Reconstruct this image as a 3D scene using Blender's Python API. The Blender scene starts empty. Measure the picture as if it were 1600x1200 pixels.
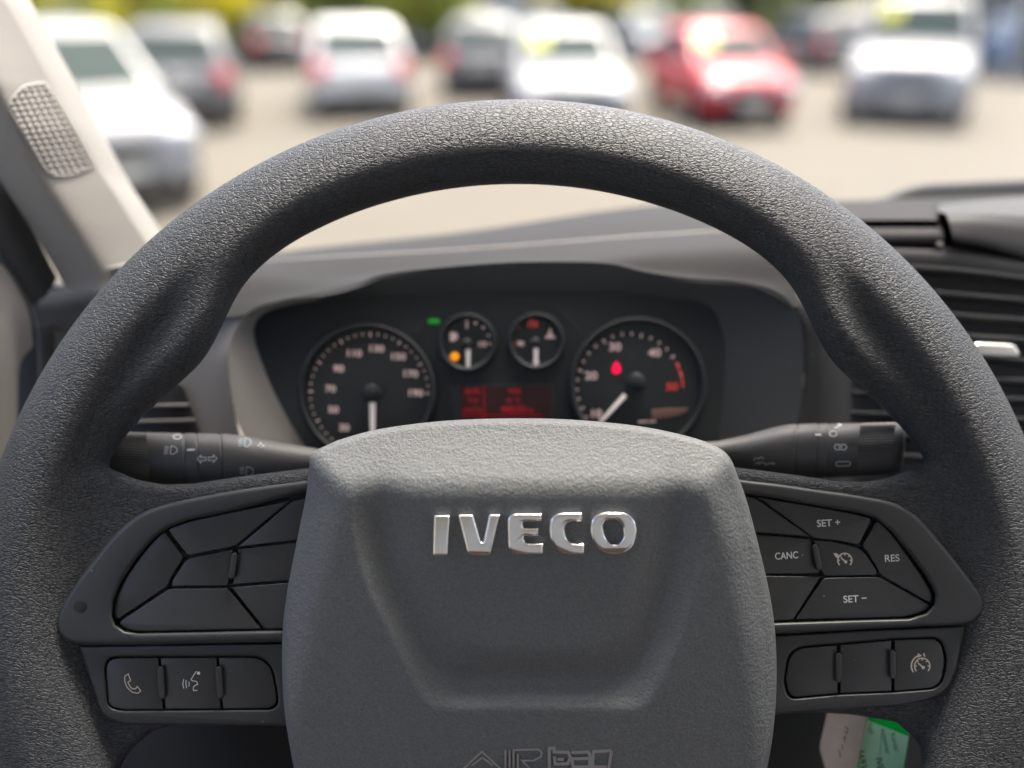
import bpy, bmesh, math, random
import numpy as np
from mathutils import Vector, Matrix
R = math.radians
random.seed(4)
rng = np.random.default_rng(7)
scene = bpy.context.scene
COL = scene.collection

# ------------------------------------------------------------------ camera, sky, sun
F = 1250.0                                   # focal length in photo pixels (1600 wide)
PITCH = 26.0
CAMH = 2.0
cam = bpy.data.cameras.new('camera')
cam.sensor_width = 36.0
cam.lens = 36.0 * F / 1600.0
cam.clip_start = 0.01
cam.clip_end = 3000
cam.dof.use_dof = True
cam.dof.focus_distance = 0.288
cam.dof.aperture_fstop = (cam.lens / 1000.0) / 0.0118   # 11.8 mm aperture
cam_ob = bpy.data.objects.new('camera', cam)
COL.objects.link(cam_ob)
cam_ob.matrix_world = Matrix.Translation((0, 0, CAMH)) @ Matrix.Rotation(R(90 - PITCH), 4, 'X')
scene.camera = cam_ob
CAM = cam_ob.matrix_world.copy()

SUN_EL, SUN_AZ = 64.5, 24.0                  # azimuth from +Y (forward) toward +X (right)
world = bpy.data.worlds.new('World')
scene.world = world
world.use_nodes = True
wn = world.node_tree
bg = wn.nodes['Background']
sky = wn.nodes.new('ShaderNodeTexSky')
sky.sky_type = 'NISHITA'
sky.sun_disc = False
sky.sun_elevation = R(SUN_EL)
sky.sun_rotation = R(SUN_AZ)
sky.air_density = 0.7
sky.dust_density = 6.0
sky.ozone_density = 0.5
wn.links.new(sky.outputs[0], bg.inputs[0])
bg.inputs[1].default_value = 0.15
sl = bpy.data.lights.new('sun', 'SUN')
sl.energy = 1.5
sl.angle = R(10)
sl.color = (1.0, 0.94, 0.84)
so = bpy.data.objects.new('sun', sl)
COL.objects.link(so)
sd = Vector((math.sin(R(SUN_AZ)) * math.cos(R(SUN_EL)), math.cos(R(SUN_AZ)) * math.cos(R(SUN_EL)), math.sin(R(SUN_EL))))
so.rotation_euler = sd.to_track_quat('Z', 'Y').to_euler()
scene.view_settings.view_transform = 'Standard'
scene.view_settings.look = 'None'
scene.view_settings.exposure = 2.2
scene.view_settings.gamma = 1.0
scene.cycles.use_denoising = True
scene.cycles.max_bounces = 10
scene.cycles.transparent_max_bounces = 16
scene.cycles.sample_clamp_indirect = 6.0

# ------------------------------------------------------------------ materials
MATS = {}
def nd(nt, t, **kw):
    n = nt.nodes.new(t)
    for k, v in kw.items():
        if isinstance(k, str) and hasattr(n, k):
            setattr(n, k, v)
    return n

def pm(name, col, rough=0.5, metal=0.0, spec=0.5, emit=None, estr=0.0, coat=0.0, noise=None, specks=False, var=0.0, vscale=40):
    """Principled material; noise = list of (scale, strength, detail) bump layers in object space."""
    m = bpy.data.materials.new(name)
    m.use_nodes = True
    nt = m.node_tree
    b = nt.nodes['Principled BSDF']
    b.inputs['Base Color'].default_value = (*col, 1)
    b.inputs['Roughness'].default_value = rough
    b.inputs['Metallic'].default_value = metal
    b.inputs['Specular IOR Level'].default_value = spec
    b.inputs['Coat Weight'].default_value = coat
    if emit:
        b.inputs['Emission Color'].default_value = (*emit, 1)
        b.inputs['Emission Strength'].default_value = estr
    tc = nt.nodes.new('ShaderNodeTexCoord')
    last = None
    if noise:
        for (sc, st, de) in noise:
            n = nt.nodes.new('ShaderNodeTexNoise')
            n.inputs['Scale'].default_value = sc
            n.inputs['Detail'].default_value = de
            n.inputs['Roughness'].default_value = 0.6
            nt.links.new(tc.outputs['Object'], n.inputs['Vector'])
            bp = nt.nodes.new('ShaderNodeBump')
            bp.inputs['Strength'].default_value = st
            bp.inputs['Distance'].default_value = 0.4 / sc
            nt.links.new(n.outputs['Fac'], bp.inputs['Height'])
            if last:
                nt.links.new(last.outputs['Normal'], bp.inputs['Normal'])
            last = bp
        nt.links.new(last.outputs['Normal'], b.inputs['Normal'])
    src = None
    if var > 0:
        n = nt.nodes.new('ShaderNodeTexNoise')
        n.inputs['Scale'].default_value = vscale
        n.inputs['Detail'].default_value = 5
        nt.links.new(tc.outputs['Object'], n.inputs['Vector'])
        mx = nt.nodes.new('ShaderNodeMix'); mx.data_type = 'RGBA'
        mx.inputs['A'].default_value = (*[c * (1 - var) for c in col], 1)
        mx.inputs['B'].default_value = (*[min(1, c * (1 + var)) for c in col], 1)
        nt.links.new(n.outputs['Fac'], mx.inputs['Factor'])
        src = mx.outputs['Result']
        nt.links.new(src, b.inputs['Base Color'])
    if specks:
        v = nt.nodes.new('ShaderNodeTexVoronoi')
        v.inputs['Scale'].default_value = 260
        nt.links.new(tc.outputs['Object'], v.inputs['Vector'])
        wv = nt.nodes.new('ShaderNodeMath'); wv.operation = 'MULTIPLY'
        sx = nt.nodes.new('ShaderNodeSeparateColor')
        nt.links.new(v.outputs['Color'], sx.inputs[0])
        pw = nt.nodes.new('ShaderNodeMath'); pw.operation = 'POWER'; pw.inputs[1].default_value = 9
        nt.links.new(sx.outputs[0], pw.inputs[0])
        nt.links.new(pw.outputs[0], wv.inputs[0]); wv.inputs[1].default_value = 0.075
        lt = nt.nodes.new('ShaderNodeMath'); lt.operation = 'LESS_THAN'
        nt.links.new(v.outputs['Distance'], lt.inputs[0]); nt.links.new(wv.outputs[0], lt.inputs[1])
        mx = nt.nodes.new('ShaderNodeMix'); mx.data_type = 'RGBA'
        nt.links.new(lt.outputs[0], mx.inputs['Factor'])
        if src: nt.links.new(src, mx.inputs['A'])
        else: mx.inputs['A'].default_value = (*col, 1)
        mx.inputs['B'].default_value = (0.28, 0.28, 0.27, 1)
        nt.links.new(mx.outputs['Result'], b.inputs['Base Color'])
    MATS[name] = m
    return m

def leather():
    m = bpy.data.materials.new('rim_leather'); m.use_nodes = True
    nt = m.node_tree; L = nt.links
    b = nt.nodes['Principled BSDF']
    b.inputs['Base Color'].default_value = (0.034, 0.038, 0.041, 1)
    b.inputs['Roughness'].default_value = 0.50
    b.inputs['Specular IOR Level'].default_value = 0.42
    at = nd(nt, 'ShaderNodeAttribute', attribute_name='grain')
    # wrinkle cells: distorted voronoi, drawn out along the rim
    nz = nd(nt, 'ShaderNodeTexNoise'); nz.inputs['Scale'].default_value = 0.55; nz.inputs['Detail'].default_value = 3
    L.new(at.outputs['Vector'], nz.inputs['Vector'])
    sub = nd(nt, 'ShaderNodeVectorMath', operation='SUBTRACT'); sub.inputs[1].default_value = (.5, .5, .5)
    L.new(nz.outputs['Color'], sub.inputs[0])
    sc = nd(nt, 'ShaderNodeVectorMath', operation='SCALE'); sc.inputs['Scale'].default_value = 1.2
    L.new(sub.outputs[0], sc.inputs[0])
    ad = nd(nt, 'ShaderNodeVectorMath', operation='ADD')
    L.new(at.outputs['Vector'], ad.inputs[0]); L.new(sc.outputs[0], ad.inputs[1])
    mp_ = nd(nt, 'ShaderNodeMapping'); mp_.inputs['Scale'].default_value = (0.36, 0.74, 0.74)
    mp_.inputs['Rotation'].default_value = (0, 0, R(14))
    L.new(ad.outputs[0], mp_.inputs['Vector'])
    vo = nd(nt, 'ShaderNodeTexVoronoi', feature='DISTANCE_TO_EDGE'); vo.inputs['Scale'].default_value = 1.0
    L.new(mp_.outputs[0], vo.inputs['Vector'])
    cr = nd(nt, 'ShaderNodeMapRange', interpolation_type='SMOOTHSTEP')
    cr.inputs['From Min'].default_value = 0.0; cr.inputs['From Max'].default_value = 0.16
    L.new(vo.outputs['Distance'], cr.inputs['Value'])
    # finer secondary cells
    mp2 = nd(nt, 'ShaderNodeMapping'); mp2.inputs['Scale'].default_value = (1.1, 1.9, 1.9)
    mp2.inputs['Rotation'].default_value = (0, 0, R(-9))
    L.new(ad.outputs[0], mp2.inputs['Vector'])
    v2 = nd(nt, 'ShaderNodeTexVoronoi', feature='DISTANCE_TO_EDGE'); v2.inputs['Scale'].default_value = 1.0
    L.new(mp2.outputs[0], v2.inputs['Vector'])
    c2 = nd(nt, 'ShaderNodeMapRange', interpolation_type='SMOOTHSTEP')
    c2.inputs['From Max'].default_value = 0.25
    L.new(v2.outputs['Distance'], c2.inputs['Value'])
    n2 = nd(nt, 'ShaderNodeTexNoise'); n2.inputs['Scale'].default_value = 3.2; n2.inputs['Detail'].default_value = 4
    L.new(at.outputs['Vector'], n2.inputs['Vector'])
    # long creases: ridged noise stretched sideways
    mp3 = nd(nt, 'ShaderNodeMapping'); mp3.inputs['Scale'].default_value = (0.20, 0.75, 0.75)
    L.new(ad.outputs[0], mp3.inputs['Vector'])
    n3 = nd(nt, 'ShaderNodeTexNoise'); n3.inputs['Scale'].default_value = 1.0; n3.inputs['Detail'].default_value = 2
    L.new(mp3.outputs[0], n3.inputs['Vector'])
    r1 = nd(nt, 'ShaderNodeMath', operation='SUBTRACT'); r1.inputs[1].default_value = 0.5
    L.new(n3.outputs['Fac'], r1.inputs[0])
    r2 = nd(nt, 'ShaderNodeMath', operation='ABSOLUTE'); L.new(r1.outputs[0], r2.inputs[0])
    r3 = nd(nt, 'ShaderNodeMapRange', interpolation_type='SMOOTHSTEP'); r3.inputs['From Max'].default_value = 0.07
    L.new(r2.outputs[0], r3.inputs['Value'])
    m0 = nd(nt, 'ShaderNodeMath', operation='MULTIPLY_ADD'); m0.inputs[1].default_value = 0.55
    L.new(r3.outputs[0], m0.inputs[0]); L.new(cr.outputs[0], m0.inputs[2])
    m1 = nd(nt, 'ShaderNodeMath', operation='MULTIPLY_ADD'); m1.inputs[1].default_value = 0.22
    L.new(c2.outputs[0], m1.inputs[0]); L.new(m0.outputs[0], m1.inputs[2])
    m2 = nd(nt, 'ShaderNodeMath', operation='MULTIPLY_ADD'); m2.inputs[1].default_value = 0.22
    L.new(n2.outputs['Fac'], m2.inputs[0]); L.new(m1.outputs[0], m2.inputs[2])
    bp = nd(nt, 'ShaderNodeBump'); bp.inputs['Strength'].default_value = 1.0; bp.inputs['Distance'].default_value = 0.00025
    L.new(m2.outputs[0], bp.inputs['Height'])
    L.new(bp.outputs['Normal'], b.inputs['Normal'])
    tr = nd(nt, 'ShaderNodeMapRange'); tr.inputs['From Min'].default_value = 0.5; tr.inputs['From Max'].default_value = 1.7
    L.new(m2.outputs[0], tr.inputs['Value'])
    mc = nd(nt, 'ShaderNodeMix', data_type='RGBA')
    mc.inputs['A'].default_value = (0.018, 0.020, 0.022, 1); mc.inputs['B'].default_value = (0.045, 0.052, 0.057, 1)
    L.new(tr.outputs[0], mc.inputs['Factor']); L.new(mc.outputs['Result'], b.inputs['Base Color'])
    MATS['leather'] = m
    return m
leather()

def chrome():
    m = bpy.data.materials.new('chrome'); m.use_nodes = True
    nt = m.node_tree; b = nt.nodes['Principled BSDF']
    b.inputs['Base Color'].default_value = (0.82, 0.82, 0.82, 1)
    b.inputs['Metallic'].default_value = 1.0
    b.inputs['Roughness'].default_value = 0.10
    MATS['chrome'] = m
chrome()

pm('hub', (0.108, 0.117, 0.119), 0.57, noise=[(1000, 0.95, 4), (330, 0.22, 2)], var=0.55, vscale=1300)
pm('moulding', (0.27, 0.265, 0.255), 0.40)
pm('satin', (0.030, 0.033, 0.035), 0.33, noise=[(2500, 0.05, 2)], specks=True)
pm('frame', (0.029, 0.032, 0.034), 0.40, spec=0.38, noise=[(2500, 0.04, 2)], specks=True)
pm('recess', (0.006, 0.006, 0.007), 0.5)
pm('stalk', (0.068, 0.070, 0.072), 0.55, noise=[(2200, 0.18, 2)], specks=True)
pm('stalk_dark', (0.085, 0.086, 0.087), 0.5)
pm('white_print', (0.62, 0.64, 0.63), 0.5)
pm('blue_print', (0.45, 0.60, 0.64), 0.5)
pm('ivory_print', (0.55, 0.50, 0.42), 0.5)
pm('dash_top', (0.0205, 0.0215, 0.0230), 0.75, spec=0.18, specks=True, noise=[(900, 0.30, 2)], var=0.08)
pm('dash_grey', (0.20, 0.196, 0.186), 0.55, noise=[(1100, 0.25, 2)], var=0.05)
pm('dash_black', (0.026, 0.027, 0.028), 0.62, spec=0.3, noise=[(1100, 0.2, 2)], specks=True)
pm('bezel_shaded', (0.040, 0.046, 0.050), 0.5, noise=[(1100, 0.2, 2)])
pm('bezel_beige', (0.34, 0.30, 0.24), 0.55, noise=[(1100, 0.2, 2)])
pm('cluster_face', (0.020, 0.027, 0.031), 0.4)
pm('dial_face', (0.019, 0.025, 0.028), 0.5)
pm('dial_ring', (0.026, 0.031, 0.034), 0.55, spec=0.25)
pm('needle', (0.75, 0.70, 0.68), 0.5, emit=(1.0, 0.85, 0.80), estr=0.05)
pm('dial_print', (0.55, 0.42, 0.40), 0.6, emit=(1.0, 0.72, 0.68), estr=0.04)
pm('dial_red', (0.45, 0.03, 0.03), 0.6, emit=(1.0, 0.10, 0.08), estr=0.05)
pm('lcd', (0.03, 0.012, 0.014), 0.3, emit=(1.0, 0.12, 0.12), estr=0.001)
pm('lcd_left', (0.03, 0.008, 0.010), 0.3, emit=(1.0, 0.06, 0.08), estr=0.0025)
pm('lcd_red', (0.3, 0.01, 0.02), 0.4, emit=(1.0, 0.02, 0.05), estr=0.045)
pm('lamp_orange', (0.6, 0.2, 0.0), 0.4, emit=(1.0, 0.30, 0.0), estr=0.22)
pm('lamp_green', (0.0, 0.2, 0.02), 0.4, emit=(0.02, 0.6, 0.05), estr=0.05)
pm('lamp_red', (0.6, 0.0, 0.05), 0.4, emit=(1.0, 0.0, 0.05), estr=0.26)
pm('lamp_brown', (0.22, 0.12, 0.10), 0.5)
pm('pillar', (0.225, 0.216, 0.195), 0.6, noise=[(900, 0.25, 2)])
pm('grille', (0.27, 0.26, 0.235), 0.55)
pm('slat', (0.055, 0.058, 0.060), 0.4)
pm('seal', (0.012, 0.015, 0.018), 0.6)
pm('door_trim', (0.13, 0.125, 0.115), 0.6, noise=[(700, 0.25, 2)], var=0.12)
pm('lining', (0.78, 0.78, 0.76), 0.85)
pm('lining_dark', (0.05, 0.05, 0.055), 0.9)
pm('seat_cloth', (0.10, 0.055, 0.035), 0.9)
pm('silver', (0.75, 0.75, 0.72), 0.30, metal=0.6)
pm('tag_green', (0.0, 0.75, 0.10), 0.35)
pm('tag_paper', (0.46, 0.88, 0.64), 0.5, var=0.05)
pm('ink', (0.01, 0.02, 0.02), 0.5)
pm('ink_green', (0.03, 0.20, 0.05), 0.5)
pm('metal_plate', (0.55, 0.50, 0.46), 0.45, metal=0.3, noise=[(150, 0.2, 3)], var=0.22, vscale=90)
pm('asphalt', (0.106, 0.094, 0.071), 0.9, var=0.12, vscale=0.6)
pm('car_white', (0.30, 0.30, 0.29), 0.35, coat=0.1)
pm('car_cream', (0.66, 0.65, 0.60), 0.35, coat=0.1)
pm('car_silver', (0.16, 0.16, 0.16), 0.35, metal=0.2, coat=0.1)
pm('car_red', (0.50, 0.02, 0.035), 0.35, coat=0.1)
pm('car_dark', (0.045, 0.05, 0.055), 0.35, coat=0.1)
pm('car_brown', (0.07, 0.052, 0.042), 0.35, coat=0.1)
pm('car_blue', (0.05, 0.075, 0.11), 0.35, coat=0.1)
pm('car_glass', (0.050, 0.068, 0.062), 0.7, spec=0.05)
pm('tyre', (0.018, 0.018, 0.018), 0.8)
pm('alloy', (0.35, 0.35, 0.36), 0.35, metal=0.8)
pm('tail_red', (0.55, 0.01, 0.03), 0.25, emit=(1, .02, .04), estr=0.05)
pm('headlamp', (0.65, 0.66, 0.66), 0.15, spec=0.8)
pm('plastic_black', (0.02, 0.02, 0.022), 0.5)
pm('plate_white', (0.62, 0.60, 0.50), 0.5)
pm('sticker', (0.70, 0.68, 0.06), 0.5)
pm('bark', (0.10, 0.075, 0.05), 0.9)
pm('wall_pale', (0.55, 0.54, 0.51), 0.9, var=0.06, vscale=2)
pm('wall_dark', (0.09, 0.10, 0.10), 0.8, var=0.1, vscale=2)
pm('blue_plastic', (0.05, 0.16, 0.36), 0.4)
pm('pale_blue', (0.45, 0.52, 0.60), 0.5)

def leafmat(name, col):
    m = bpy.data.materials.new(name); m.use_nodes = True
    nt = m.node_tree; nt.nodes.clear()
    o = nt.nodes.new('ShaderNodeOutputMaterial')
    a = nt.nodes.new('ShaderNodeBsdfDiffuse'); a.inputs[0].default_value = (*col, 1)
    t = nt.nodes.new('ShaderNodeBsdfTranslucent'); t.inputs[0].default_value = (*[min(1, c * 1.3) for c in col], 1)
    mx = nt.nodes.new('ShaderNodeMixShader'); mx.inputs[0].default_value = 0.5
    nt.links.new(a.outputs[0], mx.inputs[1]); nt.links.new(t.outputs[0], mx.inputs[2]); nt.links.new(mx.outputs[0], o.inputs[0])
    MATS[name] = m
leafmat('leaf_yellow', (0.40, 0.36, 0.03)); leafmat('leaf_lime', (0.24, 0.29, 0.04)); leafmat('leaf_dark', (0.06, 0.095, 0.03))
def glass_pane():
    m = bpy.data.materials.new('windscreen_glass'); m.use_nodes = True
    nt = m.node_tree; nt.nodes.clear()
    o = nt.nodes.new('ShaderNodeOutputMaterial')
    t = nt.nodes.new('ShaderNodeBsdfTransparent'); t.inputs[0].default_value = (0.93, 0.95, 0.94, 1)
    g = nt.nodes.new('ShaderNodeBsdfGlossy'); g.inputs['Roughness'].default_value = 0.02
    mx = nt.nodes.new('ShaderNodeMixShader'); mx.inputs[0].default_value = 0.05
    nt.links.new(t.outputs[0], mx.inputs[1]); nt.links.new(g.outputs[0], mx.inputs[2])
    nt.links.new(mx.outputs[0], o.inputs[0])
    MATS['glass'] = m
glass_pane()

# ------------------------------------------------------------------ helpers
def dm(d):
    return d if d <= 0.326 else 0.326 + (d - 0.326) * 0.55

def P(px, py, d):
    if d < 0.7: d = dm(d)
    return ((px - 800.0) / F * d, (600.0 - py) / F * d, -d)

ORI = {}
def tag(o, label=None, cat=None, group=None, kind=None):
    if label: o['label'] = label
    if cat: o['category'] = cat
    if group: o['group'] = group
    if kind: o['kind'] = kind
    return o

def thing(name, label, cat, origin, group=None):
    """Empty at the thing's base, axes along the dashboard frame; origin in that frame (metres)."""
    o = bpy.data.objects.new(name, None)
    o.empty_display_size = 0.02
    COL.objects.link(o)
    o.matrix_world = CAM @ Matrix.Translation(origin)
    ORI[o.name] = Vector(origin)
    return tag(o, label, cat, group)

def smooth(me, ang=35):
    n = len(me.polygons)
    if n:
        me.polygons.foreach_set('use_smooth', np.ones(n, bool))
        if ang < 180:
            me.set_sharp_from_angle(angle=R(ang))

def mesh_obj(name, verts, faces, mat, parent=None, ang=35, attrs=None, mat2=None, fmat=None):
    v = np.asarray(verts, dtype=float).reshape(-1, 3)
    if parent is not None:
        off = ORI[parent.name]
    else:
        c = v.mean(axis=0); off = Vector((c[0], v[:, 1].min(), c[2]))
    v = v - np.array(off)
    me = bpy.data.meshes.new(name)
    me.from_pydata(v.tolist(), [], [list(map(int, f)) for f in faces])
    me.materials.append(MATS[mat])
    if mat2: me.materials.append(MATS[mat2])
    if fmat is not None:
        me.polygons.foreach_set('material_index', np.asarray(fmat, dtype=np.int32))
    bm = bmesh.new(); bm.from_mesh(me)
    bmesh.ops.recalc_face_normals(bm, faces=bm.faces)
    bm.to_mesh(me); bm.free()
    smooth(me, ang)
    if attrs:
        for k, a in attrs.items():
            at = me.attributes.new(k, 'FLOAT_VECTOR', 'POINT')
            at.data.foreach_set('vector', np.asarray(a, dtype=np.float32).ravel())
    o = bpy.data.objects.new(name, me)
    COL.objects.link(o)
    if parent is not None:
        o.parent = parent
        ORI[o.name] = off
    else:
        o.matrix_world = CAM @ Matrix.Translation(off)
        ORI[o.name] = off
    return o

def grid_faces(nu, nv, cu=False, cv=False):
    f = []
    for i in range(nu if cu else nu - 1):
        for j in range(nv if cv else nv - 1):
            a = i * nv + j; b = ((i + 1) % nu) * nv + j
            c = ((i + 1) % nu) * nv + (j + 1) % nv; d = i * nv + (j + 1) % nv
            f.append((a, b, c, d))
    return f

def cr_curve(pts, n, closed=False):
    """Catmull-Rom resample with chord-length parameter."""
    p = np.asarray(pts, float)
    if closed: p = np.vstack([p[-1:], p, p[:2]])
    else: p = np.vstack([2 * p[0] - p[1], p, 2 * p[-1] - p[-2]])
    m = len(p) - 3
    seg = np.linalg.norm(np.diff(p[1:-1], axis=0), axis=1)
    cum = np.concatenate([[0], np.cumsum(seg)])
    s = np.linspace(0, cum[-1], n, endpoint=not closed)
    k = np.clip(np.searchsorted(cum, s, 'right') - 1, 0, m - 1)
    t = ((s - cum[k]) / np.maximum(seg[k], 1e-9))[:, None]
    a, b, c, d = p[k], p[k + 1], p[k + 2], p[k + 3]
    return 0.5 * (2 * b + (c - a) * t + (2 * a - 5 * b + 4 * c - d) * t ** 2 + (3 * b - a - 3 * c + d) * t ** 3)

def rpoly(pts, r=6, n=5):
    """Polygon with rounded corners; r is one radius or one per corner."""
    out = []
    N = len(pts)
    rr = r if isinstance(r, (list, tuple)) else [r] * N
    for i in range(N):
        a = Vector(pts[i - 1]); b = Vector(pts[i]); c = Vector(pts[(i + 1) % N])
        la = (a - b).length; lc = (c - b).length
        q = min(rr[i], la * 0.48, lc * 0.48)
        if q < 0.3:
            out.append(tuple(b)); continue
        s = b + (a - b).normalized() * q; e = b + (c - b).normalized() * q
        for k in range(n + 1):
            t = k / n
            v = s * (1 - t) ** 2 + b * 2 * t * (1 - t) + e * t ** 2
            out.append((v.x, v.y))
    return out

def shrink(pts, d):
    """Inset a polygon by d px (image coordinates)."""
    p = np.asarray(pts, float); n = len(p)
    area = 0.5 * np.sum(p[:, 0] * np.roll(p[:, 1], -1) - np.roll(p[:, 0], -1) * p[:, 1])
    s = 1 if area > 0 else -1
    e = np.roll(p, -1, 0) - p
    L = np.maximum(np.linalg.norm(e, axis=1, keepdims=True), 1e-9)
    nrm = np.stack([-e[:, 1], e[:, 0]], 1) / L * s
    n0 = np.roll(nrm, 1, 0)
    b = nrm + n0
    b /= np.maximum(np.linalg.norm(b, axis=1, keepdims=True), 1e-6)
    c = np.maximum((b * nrm).sum(1, keepdims=True), 0.35)
    return [tuple(x) for x in p + b * d / c]

def plate_geo(loops, w0, w1, bevel=2.0, res=3):
    """Filled outline (first loop) with holes, from depth w0 up to w1 with rounded edges; px units."""
    cu = bpy.data.curves.new('tmp', 'CURVE')
    cu.dimensions = '2D'; cu.fill_mode = 'BOTH'
    t = (w1 - w0)
    cu.extrude = max(t / 2 - bevel, 0.001); cu.bevel_depth = bevel; cu.bevel_resolution = res; cu.offset = -bevel
    for lp in loops:
        s = cu.splines.new('POLY'); s.points.add(len(lp) - 1); s.use_cyclic_u = True
        for q, pt in zip(s.points, lp): q.co = (pt[0], -pt[1], 0, 1)
    ob = bpy.data.objects.new('tmp', cu)
    me = bpy.data.meshes.new_from_object(ob)
    bm = bmesh.new(); bm.from_mesh(me)
    bmesh.ops.remove_doubles(bm, verts=bm.verts, dist=0.02)
    bm.to_mesh(me); bm.free()
    v = np.empty(len(me.vertices) * 3); me.vertices.foreach_get('co', v); v = v.reshape(-1, 3)
    f = [tuple(p.vertices) for p in me.polygons]
    bpy.data.objects.remove(ob); bpy.data.curves.remove(cu); bpy.data.meshes.remove(me)
    v[:, 2] += (w0 + w1) / 2
    v[:, 1] *= -1
    return v, f

def to_frame(v, D, wf=None):
    """(px, py, w px) at base depth D -> frame metres."""
    v = np.asarray(v, float)
    D = dm(D)
    w = v[:, 2] + (wf(v[:, 0], v[:, 1]) if wf else 0)
    d = D - w * D / F
    return np.stack([(v[:, 0] - 800) / F * d, (600 - v[:, 1]) / F * d, -d], 1)

def plate(name, loops, w0, w1, D, mat, parent, bevel=2.0, res=3, wf=None, ang=40, label=None):
    v, f = plate_geo(loops, w0, w1, bevel, res)
    o = mesh_obj(name, to_frame(v, D, wf), f, mat, parent, ang)
    if label: o['label'] = label
    return o

FONT = None
def text_geo(s, size, thick=0.6, bold=0.0, sx=1.0):
    cu = bpy.data.curves.new('tmp', 'FONT')
    cu.body = s; cu.size = size; cu.align_x = 'CENTER'; cu.align_y = 'CENTER'; cu.extrude = thick / 2; cu.offset = bold
    ob = bpy.data.objects.new('tmp', cu)
    me = bpy.data.meshes.new_from_object(ob)
    v = np.empty(len(me.vertices) * 3); me.vertices.foreach_get('co', v); v = v.reshape(-1, 3)
    f = [tuple(p.vertices) for p in me.polygons]
    bpy.data.objects.remove(ob); bpy.data.curves.remove(cu); bpy.data.meshes.remove(me)
    if len(v):
        v[:, 0] = (v[:, 0] - (v[:, 0].min() + v[:, 0].max()) / 2) * sx
        v[:, 1] -= (v[:, 1].min() + v[:, 1].max()) / 2
    return v, f

def text(name, s, px, py, size, D, w, mat, parent, rot=0.0, bold=0.0, sx=1.0, wf=None, thick=0.6):
    v, f = text_geo(s, size, thick, bold, sx)
    c, q = math.cos(R(rot)), math.sin(R(rot))
    x = v[:, 0] * c - v[:, 1] * q; y = v[:, 0] * q + v[:, 1] * c
    vv = np.stack([px + x, py - y, w + v[:, 2]], 1)
    return mesh_obj(name, to_frame(vv, D, wf), f, mat, parent, 20)

def ribbon_geo(paths, width, th=0.5):
    V = []; Fc = []
    for pth in paths:
        closed = len(pth) > 2 and abs(pth[0][0] - pth[-1][0]) + abs(pth[0][1] - pth[-1][1]) < 1e-6
        p = np.asarray(pth[:-1] if closed else pth, float); n = len(p)
        for i in range(n):
            a = p[i - 1] if (closed or i > 0) else p[i]
            c = p[(i + 1) % n] if (closed or i < n - 1) else p[i]
            d1 = p[i] - a; d2 = c - p[i]
            l1 = np.linalg.norm(d1); l2 = np.linalg.norm(d2)
            d1 = d1 / l1 if l1 > 1e-9 else (d2 / max(l2, 1e-9)); d2 = d2 / l2 if l2 > 1e-9 else d1
            n1 = np.array([-d1[1], d1[0]]); n2 = np.array([-d2[1], d2[0]])
            b = n1 + n2; lb = np.linalg.norm(b); b = b / lb if lb > 1e-6 else n1
            k = width / 2 / max((b * n1).sum(), 0.4)
            base = len(V)
            l = p[i] + b * k; r = p[i] - b * k
            V += [(l[0], l[1], 0), (r[0], r[1], 0), (l[0], l[1], th), (r[0], r[1], th)]
        s = len(V) - 4 * n
        for i in range(n if closed else n - 1):
            a = s + 4 * i; b_ = s + 4 * ((i + 1) % n)
            Fc += [(a + 2, b_ + 2, b_ + 3, a + 3), (a, a + 2, a + 3, a + 1) if False else (a, b_, b_ + 2, a + 2), (a + 1, a + 3, b_ + 3, b_ + 1)]
    return np.asarray(V, float), Fc

def ribbon(name, paths, width, D, w, mat, parent, wf=None, th=0.5):
    v, f = ribbon_geo(paths, width, th)
    v[:, 2] += w
    return mesh_obj(name, to_frame(v, D, wf), f, mat, parent, 20)

def arc(cx, cy, r, a0, a1, n=16, ry=None):
    ry = ry or r
    return [(cx + r * math.cos(R(a0 + (a1 - a0) * i / n)), cy - ry * math.sin(R(a0 + (a1 - a0) * i / n))) for i in range(n + 1)]

def disc_loop(cx, cy, r, n=40, ry=None):
    return arc(cx, cy, r, 0, 360 - 360 / n, n - 1, ry)

def capsule(x0, y0, x1, y1, r, n=6):
    a = math.atan2(y1 - y0, x1 - x0)
    o = []
    for k in range(n + 1):
        t = a + math.pi / 2 + math.pi * k / n
        o.append((x0 + r * math.cos(t), y0 + r * math.sin(t)))
    for k in range(n + 1):
        t = a - math.pi / 2 + math.pi * k / n
        o.append((x1 + r * math.cos(t), y1 + r * math.sin(t)))
    return o

def interp(xs, ys):
    xs = np.asarray(xs, float); ys = np.asarray(ys, float)
    return lambda x: np.interp(x, xs, ys)

def smin(a, b, k):
    h = np.clip(0.5 + 0.5 * (b - a) / k, 0, 1)
    return b * (1 - h) + a * h - k * h * (1 - h)

def sstep(x, a, b):
    t = np.clip((x - a) / (b - a), 0, 1)
    return t * t * (3 - 2 * t)

# ------------------------------------------------------------------ steering wheel
D0 = 0.30
WC = (808.0, 1015.0)

def sd_poly(X, Y, poly):
    p = np.asarray(poly, float); n = len(p)
    d = np.full(X.shape, 1e18); s = np.ones(X.shape)
    for i in range(n):
        a = p[i]; b = p[i - 1]
        ex, ey = b - a
        wx = X - a[0]; wy = Y - a[1]
        t = np.clip((wx * ex + wy * ey) / (ex * ex + ey * ey), 0, 1)
        d = np.minimum(d, (wx - ex * t) ** 2 + (wy - ey * t) ** 2)
        c1 = Y >= a[1]; c2 = Y < b[1]; c3 = ex * wy > ey * wx
        s = np.where((c1 & c2 & c3) | (~c1 & ~c2 & ~c3), -s, s)
    return s * np.sqrt(d)

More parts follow.
